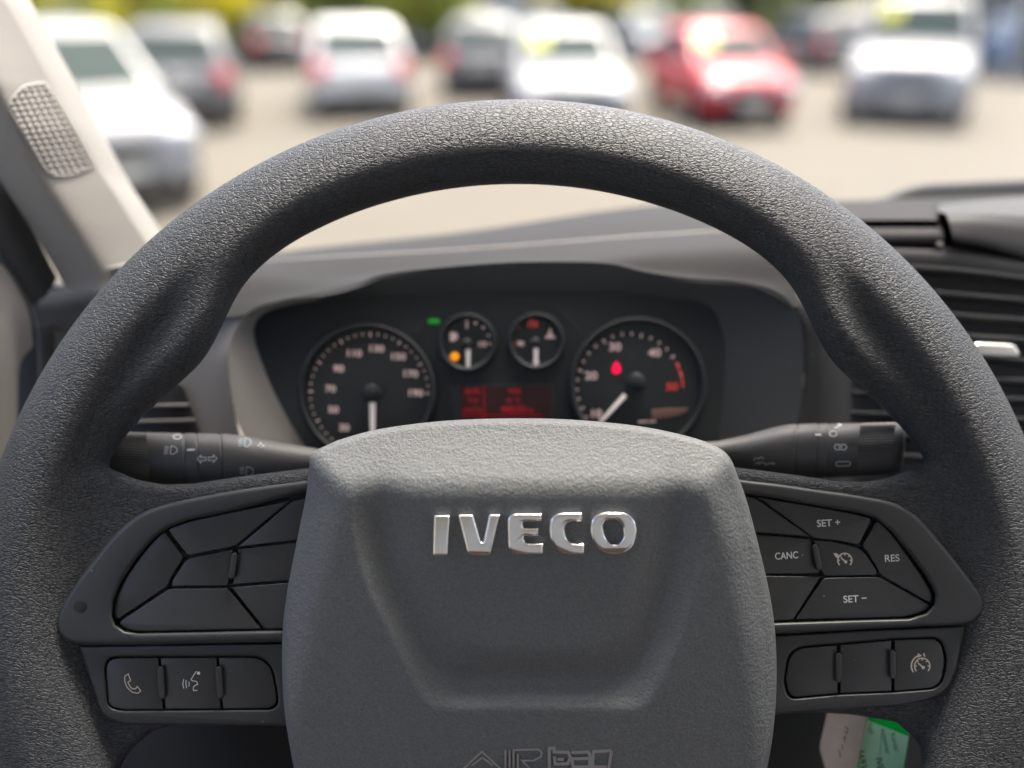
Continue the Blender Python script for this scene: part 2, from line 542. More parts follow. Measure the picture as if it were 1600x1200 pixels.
def surface_nets(f, o, h):
    nx, ny, nz = f.shape
    s = f < 0
    acc = np.zeros((nx - 1, ny - 1, nz - 1), np.int8)
    for i in (0, 1):
        for j in (0, 1):
            for k in (0, 1):
                acc += s[i:nx - 1 + i, j:ny - 1 + j, k:nz - 1 + k]
    I, J, K = np.nonzero((acc > 0) & (acc < 8))
    idx = np.full(acc.shape, -1, np.int64); idx[I, J, K] = np.arange(len(I))
    pos = np.zeros((len(I), 3)); cnt = np.zeros(len(I))
    base = np.stack([I, J, K], 1).astype(float)
    corners = [(i, j, k) for i in (0, 1) for j in (0, 1) for k in (0, 1)]
    for a in corners:
        for ax in range(3):
            if a[ax]: continue
            b = list(a); b[ax] = 1
            fa = f[I + a[0], J + a[1], K + a[2]]; fb = f[I + b[0], J + b[1], K + b[2]]
            x = (fa < 0) != (fb < 0)
            t = np.where(x, fa / np.where(x, fa - fb, 1), 0)
            p = base + np.array(a, float); p[:, ax] += t
            pos[x] += p[x]; cnt[x] += 1
    pos /= cnt[:, None]
    faces = []
    for ax in range(3):
        sl0 = [slice(1, -1)] * 3; sl0[ax] = slice(0, -1)
        sl1 = [slice(1, -1)] * 3; sl1[ax] = slice(1, None)
        x = s[tuple(sl0)] != s[tuple(sl1)]
        ii = np.stack(np.nonzero(x), 1)
        g = ii.copy()
        for q in range(3):
            if q != ax: g[:, q] += 1
        u, v = [q for q in range(3) if q != ax]
        qs = []
        for du, dv in ((0, 0), (1, 0), (1, 1), (0, 1)):
            c = g.copy(); c[:, u] -= du; c[:, v] -= dv
            qs.append(idx[c[:, 0], c[:, 1], c[:, 2]])
        q = np.stack(qs, 1)
        faces.append(q[(q >= 0).all(1)])
    return pos * h + np.array(o), np.vstack(faces)

wheel = thing('steering_wheel', 'black leather grained van steering wheel with grey airbag hub', 'steering wheel', P(808, 1015, D0 + 0.03))

def build_rim():
    h = 6.0
    x = np.arange(-80, 1700, h); y = np.arange(130, 1910, h); w = np.arange(-84, 86, h)
    X, Y = np.meshgrid(x, y, indexing='ij')
    dx = X - WC[0]; dy = WC[1] - Y
    r = np.hypot(dx, dy)
    th = np.degrees(np.arctan2(dy, np.abs(dx)))          # 0 at the side, +90 at the top
    W = w[None, None, :]
    # main tube
    a = interp([-90, -30, 20, 45, 65, 90], [64, 64, 62, 63, 66, 66.5])(th)[..., None]
    rc = 860 - a
    q = np.sqrt(((r[..., None] - rc) / a) ** 2 + (W / 60.0) ** 2)
    main = (q - 1) * np.minimum(a, 60.0)
    # thumb rest ridge
    tt = [-60, -45, -35, -26, -17, -8, 0, 20, 24, 28, 32, 38, 43, 48, 53, 58, 64, 75]
    def smi(xs, ys, sg=2.6):
        t_ = np.linspace(-100, 100, 801); y_ = np.interp(t_, xs, ys)
        k_ = np.exp(-0.5 * (np.arange(-60, 61) * .25 / sg) ** 2); k_ /= k_.sum()
        y_ = np.convolve(np.pad(y_, 60, mode='edge'), k_, 'valid')
        return lambda q: np.interp(q, t_, y_)
    rct = smi(tt, [782, 772, 752, 726, 714, 724, 742, 755, 756, 752, 736, 718, 709, 732, 759, 775, 786, 792])(th)
    at_ = smi(tt, [40, 48, 56, 60, 60, 60, 56, 53, 52, 52, 48, 46, 48, 47, 45, 43, 40, 36])(th)
    ker = 5
    wt = smi(tt, [0, 4, 10, 12, 10, 6, -2, -12, -14, -12, -6, 4, 11, 14, 12, 8, 3, 0])(th)
    A = at_[..., None]
    q = np.sqrt(((r[..., None] - rct[..., None]) / A) ** 2 + ((W - wt[..., None]) / 48.0) ** 2)
    lobe = (q - 1) * np.minimum(A, 48.0)
    kk = smi([-90, -30, -5, 12, 22, 27, 33, 40, 46, 52, 60, 90], [20, 44, 48, 30, 12, 10, 12, 18, 24, 28, 28, 20])(th)[..., None]
    f = smin(main, lobe, kk)
    # spoke pads, left and mirrored right
    left = [(40, 775), (120, 742), (183, 737), (216, 750), (255, 757), (300, 756), (360, 747), (420, 739), (486, 731), (620, 716),
            (620, 1080), (440, 1122), (280, 1130), (238, 1142), (208, 1168), (184, 1200), (168, 1245), (110, 1260), (60, 1180), (10, 1050), (5, 880)]
    right = [(1608 - px + (30 if py > 1135 else 0), py - (4 if py < 800 else 14)) for px, py in left]
    for poly in (left, right):
        d2 = sd_poly(X, Y, poly)[..., None]
        rad = 18.0; b = 30.0; w0 = -6.0
        e2 = d2 + rad; ew = np.abs(W - w0) - b + rad
        sp = np.minimum(np.maximum(e2, ew), 0) + np.hypot(np.maximum(e2, 0), np.maximum(ew, 0)) - rad
        f = smin(f, sp, 24.0)
    v, fc = surface_nets(f, (x[0], y[0], w[0]), h)
    dx = v[:, 0] - WC[0]; dy = WC[1] - v[:, 1]
    rr = np.hypot(dx, dy); t = np.arctan2(dx, dy)
    s = D0 / F * 1000
    grain = np.stack([dx * s, dy * s, v[:, 2] * s], 1)
    o = mesh_obj('rim', to_frame(v, D0), fc, 'leather', wheel, 180, {'grain': grain})
    return o
rim = build_rim()

# --- hub cover (airbag pad)
HUB_OUT = [(487, 709), (512, 695), (540, 684), (600, 669), (700, 657), (808, 653.5), (900, 656), (1000, 666), (1080, 683), (1122, 699),
           (1141, 716), (1153, 745), (1166, 780), (1186, 855), (1204, 935), (1212, 1000), (1213, 1080), (1206, 1160), (1190, 1230), (1160, 1290),
           (1090, 1330), (960, 1352), (820, 1358), (680, 1352), (560, 1332), (495, 1290), (466, 1225), (450, 1150), (442, 1080), (441, 1000),
           (447, 935), (463, 850), (478, 775), (483, 730)]
HF = 116.0
xl_ridge = interp([700, 790, 900, 1000, 1100, 1200, 1320], [532, 536, 527, 520, 512, 500, 500])
xr_ridge = interp([700, 765, 850, 1000, 1150, 1320], [1100, 1106, 1122, 1131, 1127, 1115])
gl = interp([700, 760, 820, 880, 920, 1000, 1070, 1120], [542, 545, 549, 561, 575, 615, 648, 672])
gr = interp([700, 780, 850, 917, 1000, 1080, 1120], [1108, 1108, 1104, 1090, 1064, 1025, 1008])
def hub_h(x, y):
    front = HF - ((x - 826) / 400) ** 2 * 10 - ((y - 800) * 0.085)
    yr = 757 + ((x - 826) / 300) ** 2 * 6
    top = HF - (yr - y) * 0.56
    lft = HF - (xl_ridge(y) - x) * 0.62
    rgt = HF - (x - xr_ridge(y)) * 0.62
    bot = HF - (y - 1270) * 0.7
    h = smin(smin(front, top, 14), smin(smin(lft, rgt, 8), bot, 14), 11)
    # V groove round the centre panel
    t = smin((x - gl(y)) * 0.93, smin((gr(y) - x) * 0.93, (1107 - y), 34), 34)
    a_ = np.clip(t / 42.0, 0, 1)
    b_ = np.clip((t - 42) / 55.0, 0, 1)
    dep = a_ - 0.85 * (b_ * b_ * (3 - 2 * b_)) 
    fade = sstep(y, 735, 860) * 0.75 + 0.25 * sstep(y, 700, 800)
    return h - 19.0 * dep * fade

def build_hub():
    n = 300
    o = cr_curve(HUB_OUT, n, True)
    c = np.array([826.0, 960.0])
    ss = np.concatenate([[0.0], np.linspace(0.02, 0.9, 80), np.linspace(0.905, 0.97, 16), np.linspace(0.973, 1.0, 14)])
    V = []
    for s in ss[1:]:
        p = c + (o - c) * s
        dist = np.linalg.norm((o - c) * (1 - s), axis=1)
        hh = hub_h(p[:, 0], p[:, 1])
        rr = 11.0
        k = np.clip(1 - dist / rr, 0, 1)
        hh = hh - rr * (1 - np.sqrt(np.clip(1 - k * k, 0, 1)))
        V.append(np.column_stack([p, hh]))
    for back in (10, 60, 120):
        last = V[len(ss) - 2]
        V.append(np.column_stack([c + (o - c) * (1 - back * 0.0001), np.minimum(last[:, 2] - back, 200)]))
    rows = len(V)
    V = np.vstack(V)
    ctr = np.array([[c[0], c[1], hub_h(c[0], c[1])]])
    V = np.vstack([V, ctr])
    f = grid_faces(rows, n, False, True)
    f += [(rows * n, i, (i + 1) % n) for i in range(n)]
    return mesh_obj('hub_cover', to_frame(V, D0), f, 'hub', wheel, 180)
hub = build_hub()

# --- chrome letters
def Z(zx, zy): return (650 + zx / 4.324, 780 + zy / 4.324)
def letter(outer, holes=()):
    lo = [rpoly([Z(*p) for p in outer[0]], [r / 4.324 for r in outer[1]], 6)]
    for hpts, hr in holes:
        lo.append(rpoly([Z(*p) for p in hpts], [r / 4.324 for r in hr], 6))
    o = plate('letter', lo, -6, 8.0, D0, 'chrome', hub, bevel=4.0, res=5, wf=hub_h, ang=60)
    return o
letter(([(120, 108), (232, 108), (218, 382), (112, 382)], [14, 14, 14, 14]))
letter(([(282, 104), (388, 104), (440, 290), (452, 290), (492, 102), (570, 102), (508, 368), (480, 380), (372, 380), (345, 362)], [14, 16, 12, 12, 16, 14, 22, 20, 26, 26]))
letter(([(650, 98), (852, 96), (852, 150), (725, 154), (725, 196), (828, 196), (828, 250), (726, 250), (740, 300), (862, 298), (862, 374), (660, 374), (622, 335), (616, 130)],
        [30, 12, 10, 16, 16, 10, 10, 18, 22, 12, 12, 30, 24, 34]))
letter(([(960, 92), (1124, 90), (1124, 150), (1030, 152), (1003, 190), (1018, 268), (1052, 302), (1140, 300), (1140, 374), (1000, 374), (930, 325), (898, 240), (906, 130)],
        [60, 12, 10, 24, 30, 30, 30, 12, 12, 50, 40, 60, 50]))
letter(([(1260, 88), (1420, 88), (1482, 140), (1500, 230), (1470, 330), (1395, 374), (1290, 374), (1205, 320), (1172, 210), (1190, 120)],
        [70, 60, 60, 60, 60, 60, 60, 60, 60, 50]),
       holes=[([(1290, 138), (1360, 138), (1396, 180), (1404, 262), (1365, 308), (1318, 306), (1280, 262), (1262, 180)], [30, 30, 30, 30, 30, 30, 30, 30])])

# --- moulded airbag lettering
def AB(zx, zy): return (690 + zx / 5.16, 1140 + zy / 5.16)
ab = []
ab += [[AB(150, 340), AB(325, 178), AB(500, 340)], [AB(240, 290), AB(330, 225), AB(415, 290)],
       [AB(515, 165), AB(515, 400)], [AB(548, 165), AB(548, 400)],
       [AB(580, 400), AB(580, 165), AB(780, 160), AB(808, 185), AB(800, 220), AB(740, 250), AB(650, 250), AB(800, 400)],
       [AB(615, 400), AB(615, 195)]]
ab += [[AB(868, 400), AB(868, 150), AB(908, 150), AB(908, 180), AB(1020, 182), AB(1036, 220), AB(1020, 275), AB(915, 278), AB(910, 215)],
       [AB(935, 240), AB(985, 240)],
       [AB(1046, 185), AB(1180, 180), AB(1195, 200), AB(1195, 300), AB(1060, 300), AB(1050, 235), AB(1190, 232)],
       [AB(1370, 170), AB(1225, 178), AB(1215, 300), AB(1330, 300)], [AB(1370, 172), AB(1350, 300), AB(1340, 400)]]
v, f = ribbon_geo(ab[:6], 2.8, 3.2)
v2, f2 = ribbon_geo(ab[6:], 4.6, 3.2)
f = f + [tuple(i + len(v) for i in q) for q in f2]; v = np.vstack([v, v2]); v[:, 2] += -0.8
mesh_obj('airbag_lettering', to_frame(v, D0, hub_h), f, 'moulding', hub, 30)

# --- switch panels
WP = 20.0     # panel base height above the wheel plane (px)
def panel_w(x, y): return 0.0 * x
def switch_panel(side, outer, cluster, buttons, lower, lower_rec, lbuttons, caps):
    pan = plate('switch_panel', [cr_or(outer), cluster], 6, 46, D0, 'frame', wheel, bevel=7.0, res=5, label='%s switch panel' % side)
    plate('recess_floor', [shrink(cluster, -6)], 0, 22, D0, 'recess', pan, bevel=1)
    lp = plate('lower_panel', [lower, lower_rec], 4, 40, D0, 'frame', pan, bevel=4.0, res=4)
    plate('recess_floor', [shrink(lower_rec, -6)], 0, 20, D0, 'recess', pan, bevel=1)
    for b in buttons:
        plate('button', [rpoly(b[0], b[1], 4)], 18, b[2], D0, 'satin', pan, bevel=1.6, res=3)
    for b in lbuttons:
        plate('button', [rpoly(b[0], b[1], 5)], 16, b[2], D0, 'satin', pan, bevel=1.6, res=3)
    for c in caps:
        plate('divider', [capsule(*c)], 16, 42, D0, 'frame', pan, bevel=1.4, res=3)
    return pan
def cr_or(p): return [tuple(q) for q in cr_curve(p, 160, True)]

L_out = [(500, 748), (480, 751), (420, 759), (360, 768), (300, 779), (260, 788), (235, 796), (210, 809), (180, 835), (150, 871), (120, 910), (99, 943), (89.5, 964),
         (88.5, 978), (92, 989), (103, 1000), (122, 1007), (180, 1008), (300, 1006), (440, 1003.5), (500, 1003), (508, 960), (508, 800)]
L_clu = [(498, 766), (475, 769), (420, 784), (360, 799), (294, 813), (264, 824), (240, 841), (210, 877), (189, 910), (177.5, 938), (175, 962),
         (180, 976), (195, 986), (216, 989.5), (300, 988), (440, 985), (498, 984)]
L_btn = [
    ([(262, 827), (294, 815), (360, 801), (452, 782.5), (368, 853), (294, 868)], [6, 20, 20, 2, 4, 4], 37),
    ([(457, 783), (495, 774), (495, 838), (456, 845), (373, 854)], [2, 2, 2, 2, 2], 37),
    ([(257, 830), (287, 871), (266, 904), (262, 916), (182, 969), (178, 958), (180, 938), (192, 909), (214, 877), (239, 846)], [6, 5, 8, 5, 6, 6, 14, 30, 40, 40], 36),
    ([(292, 873), (365, 858), (356, 915), (268, 916), (270, 906)], [10, 3, 4, 6, 8], 34),
    ([(373, 858), (456, 848), (498, 843), (498, 905), (446, 907), (364, 913.5)], [2, 2, 2, 2, 2, 3], 34.5),
    ([(265, 920), (356, 919.5), (408, 983), (216, 986.5), (196, 983), (184, 973)], [5, 4, 4, 20, 14, 8], 37),
    ([(362, 917.5), (446, 911), (498, 909), (498, 982), (414, 983)], [3, 2, 2, 2, 4], 37),
]
L_low = rpoly([(124, 1010), (440, 1005.5), (500, 1005), (500, 1134), (445, 1134), (192, 1132), (166, 1122), (156, 1108)], [3, 1, 1, 1, 1, 22, 14, 14], 5)
L_lrec = rpoly([(162, 1026), (424, 1025), (438, 1109), (188, 1111), (168, 1104)], [24, 34, 22, 34, 10], 8)
L_lbtn = [
    ([(164, 1028.5), (247, 1028), (255, 1108), (190, 1109), (169, 1102)], [22, 2, 2, 32, 8], 36),
    ([(251, 1028), (338, 1027.5), (345, 1107.5), (259, 1108)], [2, 2, 2, 2], 36),
    ([(342, 1027.5), (422, 1027.5), (435, 1106.5), (349, 1107.5)], [2, 32, 20, 2], 36),
]
L_caps = [(366.5, 868, 362, 900, 4.6), (250.5, 1046, 253, 1088, 4.8), (341.5, 1046, 344, 1087, 4.8)]
panL = switch_panel('left', L_out, L_clu, L_btn, L_low, L_lrec, L_lbtn, L_caps)

R_out = [(1130, 744), (1150, 748), (1165, 750.5), (1220, 757), (1275, 765), (1320, 771), (1356, 777), (1383, 782), (1408, 791), (1438, 812), (1470, 848), (1502, 887), (1530, 924),
         (1538, 941), (1536, 956), (1526, 967), (1506, 976), (1440, 979), (1340, 984), (1215, 991), (1130, 994), (1120, 940), (1120, 800)]
R_clu = [(1130, 767), (1180, 774), (1220, 780), (1280, 791), (1340, 801), (1366, 809), (1390, 828), (1420, 864), (1446, 900), (1461, 927),
         (1460, 944), (1447, 958), (1420, 966.5), (1330, 969), (1240, 972), (1212, 973), (1130, 975)]
R_btn = [
    ([(1185, 777), (1280, 793), (1340, 804), (1362, 810), (1342, 851.5), (1308, 844), (1271, 841)], [2, 20, 20, 6, 4, 12, 4], 37),
    ([(1125, 770), (1180, 778), (1265, 838.5), (1187, 832), (1125, 828)], [2, 2, 3, 2, 2], 37),
    ([(1371, 812), (1391, 831), (1418, 868), (1444, 905), (1458, 931), (1454, 943), (1374, 897), (1372, 890), (1355, 862), (1347, 853)], [8, 20, 30, 40, 14, 8, 4, 4, 14, 5], 36),
    ([(1271.5, 843.5), (1308, 847), (1340, 855), (1350, 863), (1371, 893), (1369, 898.5), (1289, 900), (1285, 895)], [4, 20, 12, 12, 5, 4, 5, 5], 34),
    ([(1125, 832), (1187, 836), (1265, 842), (1280, 896), (1202, 897), (1125, 897)], [2, 2, 3, 3, 2, 2], 34.5),
    ([(1287, 903), (1373, 901.5), (1453, 946), (1447, 954), (1420, 963.5), (1330, 966), (1243, 968)], [3, 4, 6, 8, 20, 20, 3], 37),
    ([(1125, 900), (1204, 900), (1282, 901), (1239, 968.5), (1212, 970), (1125, 972)], [2, 2, 3, 3, 2, 2], 37),
]
R_low = rpoly([(1120, 996), (1215, 993), (1340, 986), (1508, 978), (1495, 1046), (1480, 1080), (1448, 1095), (1400, 1103), (1213, 1116), (1120, 1121)], [1, 1, 1, 3, 14, 22, 20, 10, 1, 1], 5)
R_lrec = rpoly([(1232, 1012), (1309, 1005.5), (1395, 998), (1470, 995), (1480, 1030), (1472, 1076), (1395, 1082), (1311, 1085.5), (1232, 1093), (1224, 1068)], [34, 2, 2, 24, 12, 38, 2, 2, 18, 12], 8)
R_lbtn = [
    ([(1235, 1014), (1307, 1008), (1309, 1083), (1236, 1090), (1227, 1066)], [32, 2, 2, 16, 12], 36),
    ([(1313, 1007.5), (1392, 1000.5), (1393, 1080), (1313, 1083)], [2, 2, 2, 2], 36),
    ([(1398, 1000), (1468, 997.5), (1477, 1030), (1470, 1074), (1397, 1080)], [2, 22, 12, 36, 2], 36),
]
R_caps = [(1273.5, 855, 1280, 887, 4.4), (1310.5, 1025, 1311, 1062, 4.6), (1395, 1021, 1395.5, 1056, 4.6)]
panR = switch_panel('right', R_out, R_clu, R_btn, R_low, R_lrec, R_lbtn, R_caps)
for o, lb in ((panL, 'switch panel with blank and phone buttons'), (panR, 'switch panel with speed control buttons')):
    o['label'] = lb
# dark sticker dot on the left panel
plate('inspection_dot', [disc_loop(125, 948, 11, 24, 9)], 40, 46.6, D0, 'recess', panL, bevel=0.3)

text('marking', 'SET +', 1294.5, 817, 15.4, D0, 37.2, 'white_print', panR, rot=3, bold=0.2)
text('marking', 'RES', 1394, 872, 15.4, D0, 36.2, 'white_print', panR, rot=3, bold=0.2)
text('marking', 'CANC', 1229, 868, 15.2, D0, 34.7, 'white_print', panR, rot=4, sx=0.85, bold=0.2)
text('marking', 'SET \u2212', 1336, 935.5, 15.4, D0, 37.2, 'white_print', panR, rot=3, bold=0.2)
# speed control symbols
def gauge_icon(cx, cy, r, w, arrow):
    ps = [arc(cx, cy, r, -42, 222, 22)]
    for a in (0, 45, 90, 135, 180):
        ps.append([(cx + r * .98 * math.cos(R(a)), cy - r * .98 * math.sin(R(a))), (cx + r * .70 * math.cos(R(a)), cy - r * .70 * math.sin(R(a)))])
    ps.append([(cx + 1, cy + 2), (cx - r * .55, cy - r * .38)])
    ribbon('symbol', ps, 2.1, D0, w, 'ivory_print', panR)
    plate('symbol', [disc_loop(cx + 1.5, cy + 2.5, r * .22, 14)], w, w + 0.6, D0, 'ivory_print', panR, bevel=0.1)
gauge_icon(1320, 875.5, 11, 34.4, True)
plate('symbol', [[(1302, 864), (1309, 865), (1312, 872), (1306, 871)]], 34.4, 35, D0, 'ivory_print', panR, bevel=0.1)
gauge_icon(1441, 1040.5, 12, 36.4, True)
ribbon('symbol', [arc(1441, 1040.5, 17, 100, 215, 14), [(1443, 1021), (1445, 1026)]], 2.4, D0, 36.4, 'ivory_print', panR)
plate('symbol', [[(1434, 1020.5), (1441, 1024.5), (1434, 1028)]], 36.4, 37, D0, 'ivory_print', panR, bevel=0.1)
# phone and voice symbols
def LZ(zx, zy): return (60 + zx / 3.333, 960 + zy / 3.333)
ph = [LZ(450, 322), LZ(468, 310), LZ(480, 345), LZ(466, 352), LZ(476, 374), (60 + 490 / 3.333, 960 + 388 / 3.333), LZ(507, 387), LZ(515, 375), LZ(533, 398), LZ(518, 411),
      LZ(488, 405), LZ(462, 380), LZ(450, 350), LZ(450, 322)]
ribbon('symbol', [ph], 1.4, D0, 36.4, 'ivory_print', panL)
vo = [[LZ(823, 295), LZ(795, 338), LZ(800, 345), LZ(825, 350), LZ(830, 365), LZ(812, 372), LZ(806, 385), LZ(808, 396), LZ(828, 396)],
      [LZ(783, 350), LZ(786, 362), LZ(783, 375)], [LZ(770, 342), LZ(768, 360), LZ(772, 384)], [LZ(757, 338), LZ(752, 362), LZ(757, 386)]]
ribbon('symbol', vo, 1.3, D0, 36.4, 'white_print', panL)
plate('symbol', [disc_loop(*LZ(834, 306), 2.6, 12)], 36.3, 37, D0, 'white_print', panL, bevel=0.1)

# ------------------------------------------------------------------ column stalks
def lathe_stalk(nm, label, cat, sections, D, axis, ridged, marks, flip):
    """sections: (part name, material, [(x, R)...]); axis(x) -> (cy, w)."""
    cx = np.mean([x for s in sections for x, _ in s[2]])
    t = thing(nm, label, cat, P(cx, axis(cx)[0] + 40, D), group=None)
    for part, mat, prof in sections:
        n = 360 if part == ridged else 72
        V = []
        for (x, r) in prof:
            cy, w = axis(x)
            for k in range(n):
                a = 2 * math.pi * k / n
                rr = r
                if part == ridged and r > 36: rr = r + 0.9 * math.cos(a * 60)
                V.append((x + 0.10 * rr * math.cos(a) * flip * 0.8, cy - rr * math.cos(a), w + rr * math.sin(a)))
        fc = grid_faces(len(prof), n, False, True)
        fc.append(list(range(n))); fc.append([(len(prof) - 1) * n + k for k in range(n)])
        mesh_obj(part, to_frame(V, D), fc, mat, t, 30)
    return t
DS = 0.3185
axL = lambda x: (716.5 + 0.035 * (x - 190), -0.05 * (x - 190))
stL = lathe_stalk('light_stalk', 'dark grey light and indicator stalk with ribbed end, left of hub', 'stalk', [
    ('ribbed_end', 'stalk_dark', [(164, 20), (165, 33), (168, 38.5), (173, 40), (231, 41)]),
    ('collar', 'stalk', [(231.5, 41.5), (233, 42.2), (287, 43), (288.5, 42)]),
    ('groove_ring', 'stalk_dark', [(287, 41.3), (292, 41.3)]),
    ('marker_ring', 'stalk', [(291.5, 42.5), (293, 43.2), (308, 43.5), (309.5, 42.5)]),
    ('middle_ring', 'stalk', [(311, 42.5), (312, 43.6), (345, 44), (346.5, 43)]),
    ('seam_ring', 'stalk_dark', [(307, 42), (350, 42.5)]),
    ('lever', 'stalk', [(348.5, 43), (350, 44.3), (362, 44.2), (378, 42.6), (410, 38.5), (450, 33), (500, 26), (560, 22), (640, 20)]),
], DS, axL, 'ribbed_end', None, -1)
axR = lambda x: (701.0 + 0.030 * (1400 - x), -0.05 * (1400 - x))
stR = lathe_stalk('wiper_stalk', 'dark grey wiper stalk with ribbed end, right of hub', 'stalk', [
    ('ribbed_end', 'stalk_dark', [(1341, 40.2), (1396, 40)]),
    ('end_cap', 'stalk', [(1396, 40.4), (1402, 40), (1408, 38), (1411.5, 34), (1413, 24)]),
    ('collar', 'stalk', [(1293, 41.5), (1295, 42.2), (1338, 41.6), (1341, 40.8)]),
    ('marker_ring', 'stalk', [(1277, 41.8), (1278, 42.6), (1290, 42.6), (1291.5, 41.8)]),
    ('middle_ring', 'stalk', [(1244, 42), (1245, 43), (1273, 43), (1275, 42)]),
    ('seam_ring', 'stalk_dark', [(1240, 41.6), (1295, 41.2)]),
    ('lever', 'stalk', [(1242, 42), (1240, 43), (1228, 42.8), (1206, 39), (1164, 28.5), (1121, 20.5), (1060, 18), (980, 17)]),
], DS, axR, 'ribbed_end', None, 1)

def stalk_wf(axis, rad):
    def f(x, y):
        cy, w = axis(x)
        r = rad(x)
        return w + np.sqrt(np.maximum(r * r - (y - cy) ** 2, 0)) 
    return f
wfL = stalk_wf(lambda x: (716.5 + 0.035 * (x - 190), -0.05 * (x - 190)), interp([190, 231, 288, 346, 362, 378, 410, 450, 500], [40, 42, 43.2, 44.2, 44.3, 42.7, 38.6, 33.2, 26]))
wfR = stalk_wf(lambda x: (701.0 + 0.030 * (1400 - x), -0.05 * (1400 - x)), interp([1121, 1164, 1206, 1228, 1245, 1338], [20.6, 28.6, 39.1, 42.9, 43.1, 42.2]))
def S1(zx, zy): return (160 + zx / 4.706, 640 + zy / 4.706)
def S2(zx, zy): return (1100 + zx / 4.706, 640 + zy / 4.706)
def dense(p, k=4):
    o = []
    for a, b in zip(p[:-1], p[1:]):
        for i in range(k): o.append((a[0] + (b[0] - a[0]) * i / k, a[1] + (b[1] - a[1]) * i / k))
    o.append(p[-1]); return o
def lamp_icon(x, y, s, sl):
    """headlamp symbol: D shape with beams on the left"""
    d = [(x, y - s), (x + s * .8, y - s * .9), (x + s * 1.45, y - s * .3), (x + s * 1.45, y + s * .3), (x + s * .7, y + s), (x - s * .2, y + s), (x - s * .1, y), (x, y - s)]
    b = [[(x - s * .55 - k * sl, y - s * .85 + k * s * .43), (x - s * 1.6 - k * sl, y - s * .85 + k * s * .43 + s * .05)] for k in range(5)]
    return [dense(d, 3)], [dense(q, 3) for q in b]
PO = 0.35
ribbon('marking', [dense(arc(*S1(550, 200), 6.2, 0, 360, 20, 3.6), 1)], 1.0, DS, PO, 'white_print', stL, wfL)
d, b = lamp_icon(*S1(505, 297), 6.4, .35)
ribbon('marking', d, 0.95, DS, PO, 'white_print', stL, wfL); ribbon('marking', b, 0.85, DS, PO, 'white_print', stL, wfL)
ribbon('marking', [dense([S1(622, 297), S1(680, 294)], 4)], 2.6, DS, PO, 'white_print', stL, wfL)
aL = [S1(698, 362), S1(724, 336), S1(724, 352), S1(760, 350), S1(760, 374), S1(724, 376), S1(724, 392), S1(698, 362)]
aR = [S1(842, 358), S1(816, 334), S1(816, 350), S1(780, 350), S1(780, 374), S1(816, 374), S1(816, 388), S1(842, 358)]
ribbon('marking', [dense(aL, 2), dense(aR, 2)], 1.3, DS, PO, 'white_print', stL, wfL)
d, b = lamp_icon(*S1(1050, 240), 6.4, .3)
ribbon('marking', d, 0.95, DS, PO, 'blue_print', stL, wfL); ribbon('marking', b, 0.85, DS, PO, 'blue_print', stL, wfL)
ribbon('marking', [dense([S1(1163, 242), S1(1175, 262), S1(1190, 264), S1(1178, 270), S1(1165, 282), S1(1155, 268), S1(1142, 264), S1(1155, 258), S1(1163, 242)], 2)], 0.9, DS, PO, 'white_print', stL, wfL)
d, b = lamp_icon(*S1(1062, 454), 7.0, .0)
ribbon('marking', d, 0.95, DS, PO, 'white_print', stL, wfL); ribbon('marking', b[:4], 0.9, DS, PO, 'blue_print', stL, wfL)
ribbon('marking', [dense([S2(818, 184), S2(862, 184)], 4)], 2.6, DS, PO, 'white_print', stR, wfR)
ribbon('marking', [dense(arc(*S2(950, 177), 5.6, 0, 360, 20, 4.4), 1)], 1.1, DS, PO, 'white_print', stR, wfR)
ribbon('marking', [dense([S2(960, 136), S2(1010, 112), S2(985, 104)], 4)], 1.3, DS, PO, 'white_print', stR, wfR)
for cx, s in ((978, 1), (1030, -1)):
    x, y = S2(cx, 276)
    ribbon('marking', [dense([(x + 4 * s, y - 4), (x + 4 * s, y + 4), (x - 2 * s, y + 4), (x - 4 * s, y), (x - 2 * s, y - 4), (x + 4 * s, y - 4)], 2)], 1.6, DS, PO, 'white_print', stR, wfR)
x, y = S2(1023, 400)
ribbon('marking', [[*capsule(x - 8, y, x + 8, y - 0.5, 3.4), capsule(x - 8, y, x + 8, y - 0.5, 3.4)[0]]], 1.3, DS, PO, 'white_print', stR, wfR)
wash = [dense([S2(370, 402), S2(395, 390), S2(430, 388), S2(462, 402), S2(450, 412)], 3), dense([S2(408, 390), S2(408, 410)], 2),
        arc(*S2(385, 372), 3.6, 20, 200, 10), arc(*S2(420, 366), 3.6, -10, 170, 10), dense([S2(470, 408), S2(480, 392), S2(500, 400), S2(505, 390), S2(512, 404), S2(522, 392)], 2)]
ribbon('marking', wash, 1.1, DS, PO, 'white_print', stR, wfR)

# ------------------------------------------------------------------ instrument cluster
DC = 0.368
clus = thing('instrument_cluster', 'dark instrument cluster with speedometer, rev counter and red display', 'instrument cluster', P(785, 760, DC))
plate('face_plate', [rpoly([(385, 520), (395, 492), (425, 474), (480, 462), (640, 452), (800, 446), (960, 448), (1100, 464), (1170, 476), (1200, 520), (1190, 760), (440, 760), (400, 600)], 16)], -8, 0, DC, 'cluster_face', clus, bevel=1)
plate('centre_panel', [rpoly([(640, 545), (672, 488), (720, 474), (800, 469), (862, 474), (884, 492), (930, 545), (930, 700), (640, 700)], [30, 24, 20, 20, 20, 24, 30, 4, 4])], -1, 3, DC, 'dial_ring', clus, bevel=1.5)

